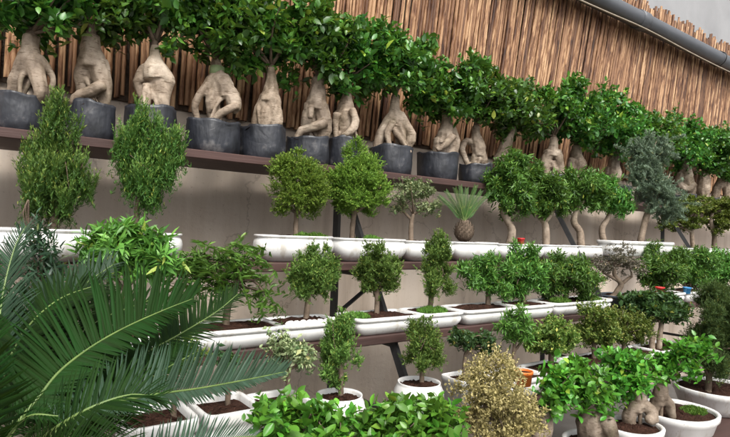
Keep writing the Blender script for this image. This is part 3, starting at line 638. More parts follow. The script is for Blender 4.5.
# ---- top shelf: ginseng ficus in black grow bags.  strokes: swollen roots as (px, py, half width[, depth cm])
TOP = [
 dict(bag=(-6, 46, 96), s=[[(31, 36, 8), (31, 48, 8), (30, 60, 12), (24, 72, 10)], [(25, 66, 10), (18, 80, 9), (15, 92, 7), (15, 102, 5)], [(33, 62, 10), (40, 78, 8, -2), (45, 94, 6.5, -3), (47, 104, 4, -3)], [(38, 58, 6), (47, 70, 4, 2), (50, 82, 3, 2), (50, 100, 2.5, 2)]],
      c=[(22, 8, 44, 30), (55, -8, 34, 26), (-10, 4, 34, 30)], lab='pale two-legged ficus trunk in a black bag at the left end of the top shelf'),
 dict(bag=(70, 114, 105), s=[[(91, 36, 9), (91, 48, 10), (92, 60, 13), (92, 68, 14)], [(88, 62, 10), (84, 76, 10), (84, 90, 8), (88, 108, 5)], [(97, 62, 10), (101, 76, 10), (104, 92, 8), (103, 108, 6)], [(107, 88, 6, -4), (98, 95, 6, -6), (84, 102, 5, -7), (78, 108, 3, -7)]],
      c=[(92, 2, 44, 30), (116, -2, 30, 26)], lab='stout pale ficus trunk with one root curling across its front, above the left yew'),
 dict(bag=(126, 176, 109), s=[[(155, 46, 4.5), (155, 56, 6), (155, 68, 13), (156, 80, 13)], [(150, 70, 10), (142, 79, 8), (139, 86, 6), (146, 104, 4)], [(160, 70, 9), (169, 80, 6.5), (168, 90, 4), (166, 112, 3)], [(158, 78, 10), (161, 92, 8.5), (162, 106, 6), (160, 116, 5)], [(147, 86, 3, -3), (152, 98, 3, -4), (146, 112, 3, -3)]],
      c=[(158, 8, 40, 32), (140, -10, 34, 24)], lab='broad-shouldered pale ficus trunk with tangled roots, above the second yew'),
 dict(bag=(187, 240, 123), s=[[(216, 60, 5), (217, 70, 6.5), (217, 80, 9), (217, 90, 10)], [(219, 78, 9), (226, 86, 9, -2), (228, 98, 8, -2)], [(230, 92, 8, -1), (235, 103, 7.5, -2), (236, 112, 6, -2)], [(212, 80, 6), (204, 94, 4.5, -4), (198, 106, 4, -4), (198, 116, 3.5, -3), (200, 128, 3)], [(217, 88, 9), (214, 104, 8, -2), (215, 116, 7), (216, 128, 6)], [(240, 108, 4, -5), (231, 113, 4, -7), (222, 120, 3.5, -8), (216, 126, 3, -7)]],
      c=[(212, 26, 42, 36), (232, 12, 36, 30), (190, 8, 32, 28)], tape=(217, 71, 7.4), lab='ficus with crossed pale roots and a green taped neck on the top shelf'),
 dict(bag=(240, 286, 128), s=[[(271, 68, 4.5), (271, 80, 5.5), (271, 92, 8), (270, 102, 11)], [(268, 98, 9), (262, 110, 8), (257, 122, 6), (254, 134, 4)], [(272, 98, 9), (275, 112, 8, -2), (277, 124, 7, -2), (279, 136, 5, -2)], [(270, 104, 8), (267, 118, 7, -3), (266, 134, 5, -3)]],
      c=[(268, 40, 38, 36), (286, 26, 32, 32)], lab='narrow cone-shaped pale ficus trunk between the taped-neck ficus and the next bag'),
 dict(bag=(286, 330, 139), s=[[(318, 78, 6.5), (318, 88, 7.5), (317, 100, 10), (316, 110, 12)], [(312, 106, 8), (308, 118, 7), (306, 130, 5), (304, 142, 4)], [(320, 106, 9), (323, 118, 8.5), (324, 130, 8), (322, 144, 6)], [(326, 124, 5, -4), (315, 129, 5, -6), (303, 133, 4, -7), (297, 140, 3, -7)], [(313, 110, 3, -9), (312, 122, 3, -10)]],
      c=[(316, 44, 36, 40), (330, 30, 30, 30)], lab='fat pale ficus trunk with one root stretching left, by the left ball tree'),
 dict(bag=(328, 360, 139), s=[[(347, 84, 4.5), (347, 96, 5.5), (346, 108, 9), (345, 118, 11)], [(345, 112, 11), (345, 124, 11), (344, 134, 8), (344, 146, 6)], [(352, 112, 4, -7), (356, 124, 4, -7), (351, 134, 4, -8), (343, 138, 3, -8)], [(338, 116, 4, -7), (336, 130, 3, -6), (338, 144, 3, -5)]],
      c=[(348, 58, 34, 36), (362, 48, 28, 28)], lab='round-bodied ficus trunk in a narrow bag behind the right ball tree'),
 dict(bag=(369, 413, 148), s=[[(395, 96, 4.5), (395, 108, 5.5), (396, 118, 8), (396, 124, 8)], [(394, 116, 7), (386, 127, 6.5), (380, 136, 5.5), (377, 148, 4.5), (376, 158, 4)], [(398, 116, 7), (405, 126, 6.5), (411, 138, 5.5), (416, 150, 4.5), (419, 158, 3)], [(392, 124, 4, -4), (387, 134, 3.2, -5), (389, 146, 3, -5), (391, 156, 3, -4)], [(399, 126, 4, -3), (403, 138, 3, -4), (404, 148, 3, -4), (406, 158, 3, -3)]],
      c=[(394, 66, 40, 32), (408, 54, 30, 24), (376, 62, 28, 28)], lab='ficus standing on four spread pale roots like a spider on the top shelf'),
 dict(bag=(417, 459, 154), s=[[(447, 112, 5), (447, 124, 6), (446, 134, 9), (445, 144, 11)], [(442, 140, 9), (440, 150, 8), (438, 164, 6)], [(449, 140, 9), (449, 152, 7), (448, 164, 6)], [(452, 138, 3.5, -7), (444, 146, 3.5, -9), (436, 152, 3, -8)], [(452, 128, 4), (457, 142, 3, -2), (461, 156, 3, -2), (464, 168, 3)]],
      c=[(444, 92, 36, 28), (466, 82, 30, 28), (428, 84, 24, 24)], lab='plump ficus trunk with a root wound over it in the second last visible black bag'),
 dict(bag=(459, 493, 165), s=[[(476, 126, 4), (476, 136, 5), (478, 146, 7.5), (479, 156, 6.5)], [(480, 152, 6), (484, 162, 4.5), (487, 174, 3.5)], [(475, 144, 4), (466, 141, 3.5), (462, 150, 3), (466, 160, 3), (470, 172, 3)], [(477, 152, 5), (474, 164, 4), (475, 176, 4)]],
      c=[(482, 94, 28, 30), (498, 100, 24, 24)], lab='small ficus with a looped root in the last visible black bag, above the sago palm'),
 dict(bag=(491, 524, 170), s=[[(512, 126, 4), (509, 138, 5), (504, 150, 7), (500, 162, 8)], [(500, 158, 7), (497, 172, 6), (498, 182, 4)], [(505, 152, 6), (510, 166, 5), (511, 180, 4)]],
      c=[(522, 106, 32, 30), (508, 112, 26, 26)], lab='leaning pale ficus trunk half hidden by the curved ligustrum on the second shelf'),
 dict(bag=(536, 570, 176), s=[[(554, 138, 4), (553, 148, 5), (552, 156, 7)], [(550, 152, 6), (546, 162, 5), (545, 180, 4)], [(555, 152, 6), (559, 162, 5), (560, 180, 4)]],
      c=[(556, 110, 30, 30), (566, 104, 26, 24)], lab='ficus on two thin pale legs peeking over the middle ligustrum crown'),
 dict(bag=(562, 592, 181), s=[[(576, 146, 4.5), (576, 156, 6.5), (577, 164, 9), (577, 172, 8)], [(577, 168, 8), (576, 184, 6)], [(570, 160, 4, -5), (568, 172, 4, -5), (570, 186, 3, -4)]],
      c=[(588, 116, 28, 28), (574, 122, 22, 22)], lab='rounded ficus trunk showing above the third ligustrum crown'),
 dict(bag=(600, 630, 186), s=[[(614, 152, 4), (614, 164, 6), (613, 176, 8), (613, 190, 6)], [(609, 168, 4), (606, 182, 4), (607, 194, 3)]],
      c=[(618, 126, 28, 28), (606, 130, 22, 24)], lab='ficus with a dense crown directly left of the blue-grey pine on the top shelf'),
 dict(bag=(636, 664, 191), s=[[(650, 160, 4), (650, 170, 6), (649, 182, 7), (649, 196, 5)]],
      c=[(644, 134, 26, 28), (656, 138, 20, 22)], lab='ficus crown rising behind the blue-grey pine on the top shelf'),
 dict(bag=(668, 694, 195), s=[[(684, 160, 4), (685, 170, 6), (686, 178, 7), (685, 186, 6)], [(681, 174, 4), (677, 184, 4, -3), (684, 190, 4, -6), (691, 184, 3.5, -5)], [(689, 178, 4), (692, 190, 4), (690, 202, 3)]],
      c=[(676, 142, 26, 26), (692, 142, 20, 22)], lab='ficus with a twisted looping root above the yellow-green cloud trees'),
 dict(bag=(694, 718, 198), s=[[(704, 172, 4), (704, 180, 6), (703, 190, 6.5), (703, 202, 5)]],
      c=[(702, 148, 24, 24), (714, 152, 18, 20)], lab='ficus with a short knobby trunk, second from the right end of the top shelf'),
 dict(bag=(712, 736, 201), s=[[(722, 172, 4), (722, 182, 5, 0), (717, 188, 4), (715, 200, 4)], [(724, 180, 5), (727, 190, 4), (726, 204, 3)]],
      c=[(724, 152, 24, 24), (742, 158, 22, 22)], lab='ficus on bowed thin roots at the right end of the top shelf'),
]
for q, T in enumerate(TOP):
    x0, x1, yt = T['bag']; fr = Frame((x0+x1)/2, yt, Y1); rng = RNG(100+q)
    rb = min(0.135, (x1-x0)/2*fr.s)
    hb = float(np.clip(fr.o[2]-Z1, 0.10, 0.19)); base = np.array([fr.o[0], Y1, Z1])
    t = thing('ficus_bonsai', T['lab'], 'bonsai', base, 'ginseng ficus along the top shelf')
    grow_bag(t, base, base[0], base[1], min(0.135, (x1-x0)/2*fr.s*1.0), Z1, hb, 300+q)
    parts = []
    for s in T['s']:
        P = [fr.p(a[0], a[1], (a[3]/100 if len(a) > 3 else 0))-base for a in s]; R = [a[2]*fr.s*0.98 for a in s]
        # roots run down into the soil
        if P[-1][2] > hb*0.8 and s[-1][1] > yt: P[-1][2] = hb*0.78
        for p_, r_ in zip(P, R):          # what goes into the bag stays inside its rim
            q_ = math.hypot(p_[0], p_[1]); lim = rb*0.90-r_
            if p_[2] < hb*1.04 and q_ > lim: p_[0] *= lim/q_; p_[1] *= lim/q_
        parts.append(lump(P, R, rng))
    cxp = (min(a[0] for s in T['s'] for a in s)+max(a[0] for s in T['s'] for a in s))/2; yb = yt+2; ym = T['s'][0][-1][1]
    for k in range(3):
        ax = cxp+rng.uniform(-7, 7); bx = cxp+rng.uniform(-15, 15); dp = rng.uniform(-0.055, 0.03)
        P = [fr.p(ax, ym+rng.uniform(0, 10), dp*0.5)-base, fr.p(ax*0.5+bx*0.5+rng.uniform(-3, 3), (ym+yb)/2+rng.uniform(-2, 6), dp)-base, fr.p(bx, yb, dp*1.2)-base]; P[-1][2] = hb*0.8
        parts.append(lump(P, np.array([3.2, 2.3, 1.6])*fr.s*rng.uniform(0.8, 1.2), rng))
    top = fr.p(T['s'][0][0][0], T['s'][0][0][1]); lb = lobes_px(fr, T['c'])
    lb = [(np.array([c[0], min(c[1], 2.60), c[2]]), (r[0], min(r[1], 0.26), r[2])) for c, r in lb]
    me = fused(parts, 0.0042, BARK, 'trunk', 4)
    link('trunk', me, t)
    lb = [(c, (r[0]*1.08, r[1], r[2]*1.05)) for c, r in lb]
    dens = sum(r[0]*r[2] for c, r in lb)/0.038
    end, _ = foliage('ficus', 500+q, lb, base, t, dens*1.05, 1.0)
    pick = end[rng.choice(len(end), 9, replace=False)]
    br = [tube([top-base-np.array([0, 0, 0.02]), top-base+np.array([0, 0, 0.04])], [T['s'][0][0][2]*fr.s*0.9, 0.012], 8, 4)]+sticks(rng, top+np.array([0, 0, 0.01]), pick, base, 0.010)
    trunk_mesh(br, BARKM, t, 'branches')
    if 'tape' in T:
        a = fr.p(*T['tape'][:2])-base; r = T['tape'][2]*fr.s
        V, f = tube([a-[0, 0, 0.022], a-[0, 0, 0.02], a+[0, 0, 0.02], a+[0, 0, 0.022]], [r*0.9, r*1.02, r*0.98, r*0.85], 14); link('grafting_tape', mesh('grafting_tape', V, f, TIE), t)

# ---- trees in pots.  One call = one potted plant
def potted(name, label, cat, Y, z0, potx, potz, trunk, crown, style, seed, prof='tray', n=8.0, half=0.115, group=None, bark=None, dens=1.0, size=1.0,
           mossy=None, mat=None, limbs=8, r=None, dy=0.0, low=0.25, pebbles=0, feet=False, fill=0.86, lobes_extra=None, leafobj=None, leafsize=0.042):
    """potx: pixel span of the pot, potz: rim height above shelf; trunk: list of strokes [(px,py,halfwidth)...] from soil up"""
    c0 = (potx[0]+potx[1])/2; Yp = Y+dy
    py0 = trunk[0][0][1]
    xa, xb = at(potx[0], py0, Yp)[0], at(potx[1], py0, Yp)[0]
    base = np.array([(xa+xb)/2, Yp, z0]); rng = RNG(seed)
    t = thing(name, label, cat, base, group)
    a = (xb-xa)/2-0.004
    if prof in ('bowl', 'dish', 'square'):
        s = scale_at(np.array([base[0], Yp, z0])); a = (potx[1]-potx[0])/2*s
        b = a if prof != 'dish' else a*0.92
    else: b = half
    pot(t, base, base[0], base[1], a, b, z0, z0+potz, prof, n, mat, seed, True, feet, fill)
    zs = z0+potz*fill
    fr = Frame(trunk[0][0][0], trunk[0][0][1], Yp)
    # seat the trunk foot on the soil at its place along the row
    lift = 0.0
    parts = []; tops = []
    for k, s in enumerate(trunk):
        P = [fr.p(q[0], q[1], (q[3]/100 if len(q) > 3 else 0)) for q in s]; R = [max(0.0035, q[2]*fr.s) for q in s]
        if s[0][1] == trunk[0][0][1]: P[0][2] = zs-0.01
        tops.append(P[-1]); P = [p-base for p in P]
        parts.append(tube(P, R, 9, max(8, 4*len(P)), True, 0.05, rng))
        if k == 0:   # root flare
            parts.append(tube([P[0]-[0, 0, 0.005], P[0]+[0, 0, 0.02]], [R[0]*1.7, R[0]*1.02], 9, 4, True, 0.05, rng))
    lb = lobes_px(fr, crown); gk = {'lig': 1.12, 'box': 1.15, 'darks': 1.1, 'yew': 1.0, 'thuja': 0.94}.get(style, 1.0)
    lb = [(c, tuple(np.array(q)*gk)) for c, q in lb]
    if style == 'yew': lb = [(c+np.array([0, 0, 5*fr.s]), (q[0]*1.06, q[1]*1.06, q[2]*0.94)) for c, q in lb]
    if style == 'lig' and z0 >= Z2: lb = [(c+np.array([0, 0, 2.5*fr.s]), tuple(np.array(q)*0.80)) for c, q in lb]
    if style in ('box', 'lig') and z0 < Z2: lb = [(c-np.array([0, 0, 4.0*fr.s]), (q[0]*1.10, q[1]*1.10, q[2]*1.06)) for c, q in lb]
    if style == 'juniper': lb = [(c-np.array([0, 0, 4.5*fr.s]), (q[0]*1.05, q[1]*1.05, q[2]*1.18)) for c, q in lb]; dens *= 1.15
    if leafobj:
        end, _ = leaf_parts(t, base, seed+1, lb, int(leafobj), 6, leafsize*1.5, leafsize, style)
        foliage(style, seed+2, [(c, tuple(np.array(q)*0.9)) for c, q in lb], base, t, sum(q[0]*q[2] for c, q in lb)/0.022, leafsize/0.042*0.95, 'inner_leaves', 0.0)
    else:
        area = sum(q[1][0]*q[1][2] for q in lb); ref = {'thuja': 0.026, 'yew': 0.030, 'cypress': 0.045, 'yellow': 0.03}.get(style, 0.012)
        end, _ = foliage(style, seed+1, lb, base, t, dens*area/ref, size, 'crown', low)
    pk = end[rng.choice(len(end), min(limbs, len(end)), replace=False)]
    for k, e in enumerate(pk): parts += sticks(rng, tops[k % len(tops)], [e], base, max(0.0025, trunk[k % len(tops)][-1][2]*fr.s*0.6))
    trunk_mesh(parts, bark or BARKM, t)
    if mossy:
        for m_ in mossy:
            mx = at(m_[0], m_[1], Yp)[0]; moss(t, base, mx, Yp+(m_[3] if len(m_) > 3 else -0.03), m_[2]*fr.s, min(b*0.6, m_[2]*fr.s*0.7), zs+0.004, seed+int(m_[0]))
    if pebbles:
        pm = pebble_mesh()
        for i in range(pebbles):
            u = (i+0.5)/pebbles*2-1; rowb = i % 2
            o = link('pebble', pm[i % 3], t); o.location = (u*(a-0.035)+rng.uniform(-.004, .004), -b+0.030+0.022*rowb, zs-z0+0.010)
            s = rng.uniform(0.8, 1.15); o.scale = (s, s*rng.uniform(0.8, 1), s*rng.uniform(0.7, 1)); o.rotation_euler = (rng.uniform(-.4, .4), rng.uniform(-.4, .4), rng.uniform(0, 6))
    return t
_pm = []
def pebble_mesh():
    if not _pm:
        for i in range(3):
            rng = RNG(900+i); rr = []
            for ph in np.linspace(-1.35, 1.35, 6): rr.append(ring(0, 0, 0.019*math.cos(ph), 0.016*math.cos(ph), 2, 0.012*math.sin(ph), 12)*(1+0.05*rng.standard_normal((12, 1))))
            V, f = loft(rr, True, True); _pm.append(mesh('pebble', V, f, PEBBLE))
    return _pm

# second shelf
G2 = 'trees in white trays on the second shelf'
potted('yew_tree', 'tall feathery yew in a white tray at the far left of the second shelf', 'yew', Y2, Z2, (-25, 103), 0.125, [[(54, 225, 4), (55, 212, 3), (57, 190, 2.5), (57, 150, 1.5)], [(55, 212, 2.2), (68, 195, 1.6), (76, 175, 1)], [(55, 210, 2.2), (44, 192, 1.6), (40, 170, 1)]],
       [(56, 150, 20, 52), (56, 180, 30, 26), (42, 190, 15, 14), (58, 108, 9, 26), (34, 155, 9, 24), (76, 165, 11, 20)], 'yew', 21, 'boat', 3.0, group=G2, bark=BARKD, dens=1.05)
potted('yew_tree', 'feathery yew with bare lower trunk, second tree from the left on the second shelf', 'yew', Y2, Z2, (105, 182), 0.12, [[(138, 222, 2.8), (137, 208, 2.5), (141, 190, 2.3), (146, 150, 1.4)], [(141, 192, 1.8), (158, 178, 1.4), (170, 160, 1)], [(140, 190, 1.8), (128, 175, 1.4), (122, 150, 1)]],
       [(148, 158, 24, 34), (142, 124, 10, 22), (126, 146, 12, 28), (170, 148, 13, 24), (150, 182, 16, 16), (158, 130, 8, 20)], 'yew', 22, 'boat', 3.0, group=G2, bark=BARKD, dens=1.1)
potted('ball_thuja', 'clipped yellow-green ball tree above the rounded end of the white tray row', 'ball tree', Y2, Z2, (255, 331), 0.125, [[(296, 232, 3), (296, 222, 2.5), (297, 205, 2.2)], [(297, 214, 1.8), (282, 200, 1.3)], [(297, 214, 1.8), (312, 200, 1.3)]],
       [(297, 187, 31, 31), (294, 170, 20, 20), (312, 192, 20, 16)], 'thuja', 23, 'boat', 2.6, group=G2, bark=BARKM, mossy=[(312, 231, 14), (300, 231, 10)])
potted('ball_thuja', 'darker ball tree with a pointed tip in front of the steel post', 'ball tree', Y2, Z2, (331, 399), 0.12, [[(352, 236, 3.2), (353, 222, 2.6), (356, 205, 2.2)], [(354, 214, 1.8), (344, 200, 1.3)], [(354, 214, 1.8), (372, 200, 1.3)]],
       [(358, 185, 30, 30), (357, 158, 14, 22), (374, 190, 18, 18), (342, 188, 18, 20)], 'thuja', 24, 'boat', 5.0, group=G2, bark=BARKM, mossy=[(366, 235, 16)])
potted('variegated_bonsai', 'small airy bonsai with pale variegated leaves between ball tree and sago palm', 'bonsai', Y2, Z2, (397, 446), 0.115, [[(411, 240, 2.8), (411, 226, 2.4), (413, 214, 2)], [(412, 220, 1.6), (400, 208, 1.2)], [(413, 214, 1.6), (430, 206, 1.2)]],
       [(412, 192, 20, 13), (400, 204, 12, 10), (430, 208, 13, 9), (422, 190, 14, 10)], 'varieg', 25, 'boat', 5.0, group=G2, dens=0.62)
G2b = 'ligustrum bonsai with curved trunks on the second shelf'
potted('ligustrum_bonsai', 'tall ligustrum bonsai with bent pale trunk just right of the sago palm', 'bonsai', Y2, Z2, (490, 535), 0.11, [[(509, 243, 4.5), (512, 231, 4), (507, 220, 3.5), (503, 210, 3), (507, 196, 2.5)], [(507, 220, 2.6), (518, 213, 2), (521, 200, 1.6)]],
       [(512, 192, 22, 26), (516, 165, 17, 20), (499, 185, 14, 20), (524, 200, 13, 18)], 'lig', 26, 'boat', 5.0, group=G2b, bark=BARK, dens=0.9)
potted('ligustrum_bonsai', 'forked ligustrum bonsai in the middle of the three with curved trunks', 'bonsai', Y2, Z2, (535, 569), 0.11, [[(546, 244, 4), (546, 230, 3.5), (544, 220, 3)], [(544, 222, 2.8), (537, 212, 2.4), (540, 200, 2)], [(545, 222, 2.8), (553, 210, 2.2), (552, 198, 1.6)]],
       [(545, 190, 22, 22), (536, 180, 14, 16), (556, 200, 16, 18), (542, 208, 16, 10)], 'lig', 27, 'boat', 5.0, group=G2b, bark=BARK, dens=0.95)
potted('ligustrum_bonsai', 'ligustrum bonsai with an S-curved trunk left of the dark steel post', 'bonsai', Y2, Z2, (569, 596), 0.11, [[(581, 244, 4), (580, 232, 3.6), (574, 222, 3.2), (577, 210, 2.6), (583, 200, 2)]],
       [(583, 188, 22, 22), (574, 198, 16, 16), (596, 196, 16, 18)], 'lig', 28, 'boat', 5.0, group=G2b, bark=BARK, dens=0.95)
potted('ligustrum_bonsai', 'loose ligustrum bonsai leaning toward the blue-grey pine', 'bonsai', Y2, Z2, (596, 626), 0.11, [[(606, 243, 3.4), (602, 230, 3), (608, 218, 2.4), (612, 205, 2)]],
       [(612, 198, 17, 18), (602, 190, 14, 14), (622, 206, 10, 12)], 'lig', 29, 'boat', 5.0, group=G2b, bark=BARK, dens=0.9)
potted('blue_pine', 'blue-grey foxtail pine on a leaning bare trunk in a white rectangular pot', 'pine', Y2, Z2+0.04, (604, 667), 0.115, [[(640, 234, 3.2), (646, 218, 3), (651, 204, 2.6), (652, 185, 2)], [(650, 205, 2), (664, 190, 1.4)], [(651, 200, 2), (640, 176, 1.4)]],
       [(650, 165, 22, 30), (662, 185, 16, 22), (640, 155, 13, 18), (655, 145, 14, 14), (668, 205, 9, 10)], 'pine', 30, 'tray', 5.0, bark=BARK, dy=-0.13, half=0.10, dens=1.5)
o_ = 'cloud-pruned trees on the second shelf'
potted('cloud_pruned_tree', 'yellow-green cloud-pruned tree with slim trunk right of the blue-grey pine', 'bonsai', Y2, Z2, (664, 703), 0.11, [[(693, 246, 2.2), (692, 234, 2), (692, 222, 1.8)], [(692, 232, 1.4), (676, 224, 1.2), (668, 216, 1)]],
       [(676, 211, 18, 10), (692, 204, 16, 9), (668, 224, 12, 7), (686, 222, 14, 8)], 'padyel', 31, 'boat', 5.0, group=o_, bark=BARK, dens=1.1)
potted('cloud_pruned_tree', 'yellow-green cloud-pruned tree at the right edge of the second shelf', 'bonsai', Y2, Z2, (703, 745), 0.11, [[(714, 246, 2.2), (714, 234, 2), (711, 222, 1.8), (713, 212, 1.4)]],
       [(712, 208, 17, 10), (728, 214, 16, 10), (718, 224, 15, 8), (734, 204, 14, 8)], 'padyel', 32, 'boat', 5.0, group=o_, bark=BARK, dens=1.1)

# third shelf
G3 = 'bonsai in white trays on the third shelf'
potted('dark_podocarpus', 'dark narrow-leaved podocarpus beside the left yew, behind the sago fronds', 'shrub', Y3, Z3, (-20, 66), 0.08, [[(42, 318, 2.6), (42, 290, 2.2), (42, 255, 1.6)], [(42, 285, 1.6), (30, 240, 1.0), (28, 200, 0.6)]],
       [(42, 262, 17, 28), (40, 232, 13, 22), (54, 270, 12, 16)], 'darkln', 41, group=G3, bark=BARKD, dens=1.0)
potted('umbrella_shrub', 'bright light-green leafy shrub in front of the two yews', 'shrub', Y3, Z3, (68, 170), 0.08, [[(125, 320, 3), (125, 295, 2.6), (125, 275, 2)], [(125, 292, 2), (105, 262, 1.4)], [(125, 290, 2), (150, 262, 1.4)]],
       [(124, 252, 34, 22), (100, 250, 22, 20), (152, 254, 28, 20), (128, 234, 22, 13)], 'bright', 42, group=G3, dens=0.95, size=0.85)
potted('podocarpus_bonsai', 'bonsai with feathery green sprays drooping right over a soil-filled white tray', 'bonsai', Y3, Z3, (170, 276), 0.08, [[(226, 320, 4), (228, 306, 3.6), (234, 292, 3.2), (236, 280, 2.6)], [(234, 290, 2.4), (212, 275, 1.8), (200, 262, 1.4)], [(236, 282, 2.2), (252, 280, 1.6), (264, 292, 1.2)]],
       [(200, 258, 18, 20), (236, 258, 16, 16), (218, 272, 20, 14), (248, 268, 16, 14), (262, 292, 9, 16), (184, 272, 14, 16)], 'frond', 43, group=G3, bark=BARKD, dens=1.0)
potted('juniper_bonsai', 'fork-trunked juniper in the white tray edged with white pebbles', 'bonsai', Y3, Z3, (270, 334), 0.08, [[(306, 309, 3.2), (308, 296, 2.6), (305, 282, 1.8), (303, 272, 1.4)], [(308, 297, 2.2), (318, 284, 1.7), (322, 270, 1.2)], [(307, 296, 1.6), (313, 276, 1.2)]],
       [(314, 266, 21, 20), (318, 254, 14, 13), (302, 270, 12, 12), (327, 272, 11, 13)], 'juniper', 44, group=G3, bark=BARKM, pebbles=16, dens=1.0)
potted('juniper_bonsai', 'rounded juniper with several thin stems below the pointed ball tree', 'bonsai', Y3, Z3, (345, 410), 0.08, [[(377, 306, 3), (377, 294, 2.4), (374, 280, 1.6)], [(377, 294, 2), (385, 278, 1.3)], [(377, 296, 1.6), (369, 282, 1.2)]],
       [(378, 264, 19, 18), (376, 250, 12, 13), (366, 270, 11, 12), (389, 268, 11, 13)], 'juniper', 45, group=G3, bark=BARKM, mossy=[(352, 312, 14)], dens=1.0)
potted('juniper_bonsai', 'slim cone-shaped juniper in a tray with a bright moss patch', 'bonsai', Y3, Z3, (410, 451), 0.08, [[(430, 301, 2.8), (432, 290, 2.4), (435, 276, 1.6)], [(432, 289, 1.8), (426, 276, 1.2)], [(433, 288, 1.6), (443, 276, 1.2)]],
       [(437, 270, 18, 16), (438, 252, 13, 16), (439, 238, 8, 13)], 'juniper', 46, group=G3, bark=BARKM, mossy=[(428, 306, 17)], dens=1.0)
potted('ligustrum_bonsai', 'low leafy green bonsai in a long tray under the sago palm', 'bonsai', Y3, Z3, (451, 506), 0.08, [[(488, 302, 3), (488, 292, 2.4), (485, 282, 1.8)], [(488, 292, 2), (497, 280, 1.4)]],
       [(488, 270, 20, 14), (476, 268, 13, 12), (500, 278, 13, 13)], 'lig', 47, group=G3, dens=1.0, size=0.8)
potted('ligustrum_bonsai', 'upright leafy green bonsai below the small red pot', 'bonsai', Y3, Z3, (506, 541), 0.08, [[(524, 301, 2.8), (524, 290, 2.2), (525, 278, 1.8)], [(524, 290, 1.8), (516, 278, 1.2)]],
       [(525, 264, 16, 20), (518, 274, 12, 14), (534, 272, 12, 14)], 'lig', 48, group=G3, dens=1.05, size=0.8)
potted('ligustrum_bonsai', 'wide leafy green bonsai over a mossy tray at the tray row end', 'bonsai', Y3, Z3, (541, 600), 0.08, [[(566, 298, 2.8), (566, 288, 2.4), (562, 278, 1.8)], [(566, 288, 1.8), (576, 278, 1.2)]],
       [(562, 268, 24, 16), (548, 272, 14, 15), (580, 276, 14, 14)], 'lig', 49, group=G3, mossy=[(585, 294, 15), (556, 296, 12)], dens=1.0, size=0.8)
potted('grey_bonsai', 'sparse grey-pink leaved bonsai with a twisted bare trunk in a slate pot', 'bonsai', Y3, Z3, (599, 642), 0.085, [[(612, 303, 3.4), (617, 292, 3), (621, 284, 2.8), (615, 276, 2.2), (614, 268, 1.8)], [(620, 285, 2), (632, 276, 1.4)], [(617, 280, 1.8), (602, 272, 1.2)]],
       [(616, 258, 20, 12), (602, 268, 14, 10), (632, 266, 16, 10), (620, 248, 14, 8)], 'greyrd', 50, 'square', 4.0, mat=SLATE, bark=BARKM, dens=0.7)
G3b = 'dense leafy shrubs at the right end of the third shelf'
potted('leafy_shrub', 'dense green shrub directly below the white rectangular pine pot', 'shrub', Y3, Z3, (642, 673), 0.085, [[(660, 296, 1.8), (660, 284, 1.6), (660, 270, 1.2)], [(657, 296, 1.6), (653, 270, 1.1)], [(663, 296, 1.6), (668, 270, 1.1)]],
       [(660, 260, 19, 17), (650, 266, 12, 12), (670, 262, 14, 14)], 'lig', 51, group=G3b, dens=1.05, size=0.85)
potted('leafy_shrub', 'dense green shrub between two like it, behind the blue cup', 'shrub', Y3, Z3, (673, 704), 0.085, [[(690, 298, 1.8), (690, 284, 1.6), (690, 270, 1.2)], [(686, 298, 1.6), (682, 270, 1.1)], [(695, 298, 1.6), (699, 270, 1.1)]],
       [(690, 263, 18, 17), (680, 266, 12, 12), (700, 264, 14, 14)], 'lig', 52, group=G3b, dens=1.05, size=0.85)
potted('leafy_shrub', 'dense green shrub at the right frame edge above the dark cypress', 'shrub', Y3, Z3, (704, 738), 0.085, [[(718, 298, 1.8), (718, 284, 1.6), (718, 270, 1.2)], [(714, 298, 1.6), (710, 270, 1.1)], [(723, 298, 1.6), (728, 270, 1.1)]],
       [(718, 264, 18, 17), (708, 266, 12, 12), (732, 264, 16, 14)], 'lig', 53, group=G3b, dens=1.05, size=0.85)

# fourth shelf
G4 = 'small trees on the fourth shelf'
potted('pale_shrub', 'small pale-green shrub peeking between sago fronds, left of the fourth shelf trays', 'shrub', Y4, Z4, (118, 192), 0.19, [[(174, 408, 3), (175, 385, 2.4), (180, 362, 1.8)]],
       [(184, 346, 18, 16), (176, 356, 13, 10)], 'box', 61, group=G4, dens=0.6, bark=BARKD)
potted('pale_shrub', 'little dark-stemmed shrub in the white tray behind the lower sago frond', 'shrub', Y4, Z4, (194, 253), 0.19, [[(228, 404, 3), (228, 390, 2.6), (227, 376, 2)]],
       [(226, 362, 12, 9), (234, 368, 9, 7)], 'darks', 62, group=G4, dens=0.6, bark=BARKD)
potted('variegated_shrub', 'cream variegated shrub just left of the round-potted conifers', 'shrub', Y4, Z4, (254, 305), 0.17, [[(288, 398, 2.6), (288, 384, 2.2), (289, 370, 1.8)], [(288, 384, 1.6), (280, 366, 1.2)]],
       [(290, 352, 19, 20), (280, 344, 12, 12), (300, 356, 11, 13)], 'varieg', 63, group=G4, dens=0.75)
potted('conifer_bonsai', 'soft conical conifer in a round white pot, left one of two', 'bonsai', Y4, Z4, (311, 366), 0.15, [[(341, 391, 3), (341, 376, 2.6), (340, 360, 2)], [(341, 374, 1.8), (332, 358, 1.2)]],
       [(339, 350, 21, 22), (338, 330, 16, 16), (342, 316, 9, 9)], 'juniper', 64, 'bowl', 2.0, group=G4, dens=0.9)
potted('conifer_bonsai', 'soft rounded conifer in a round white pot, right one of two', 'bonsai', Y4, Z4, (393, 444), 0.145, [[(422, 372, 2.6), (422, 362, 2.2), (421, 350, 1.8)], [(422, 362, 1.6), (412, 350, 1.2)]],
       [(421, 342, 19, 17), (419, 326, 14, 14), (432, 346, 11, 12)], 'juniper', 65, 'bowl', 2.0, group=G4, dens=0.9)
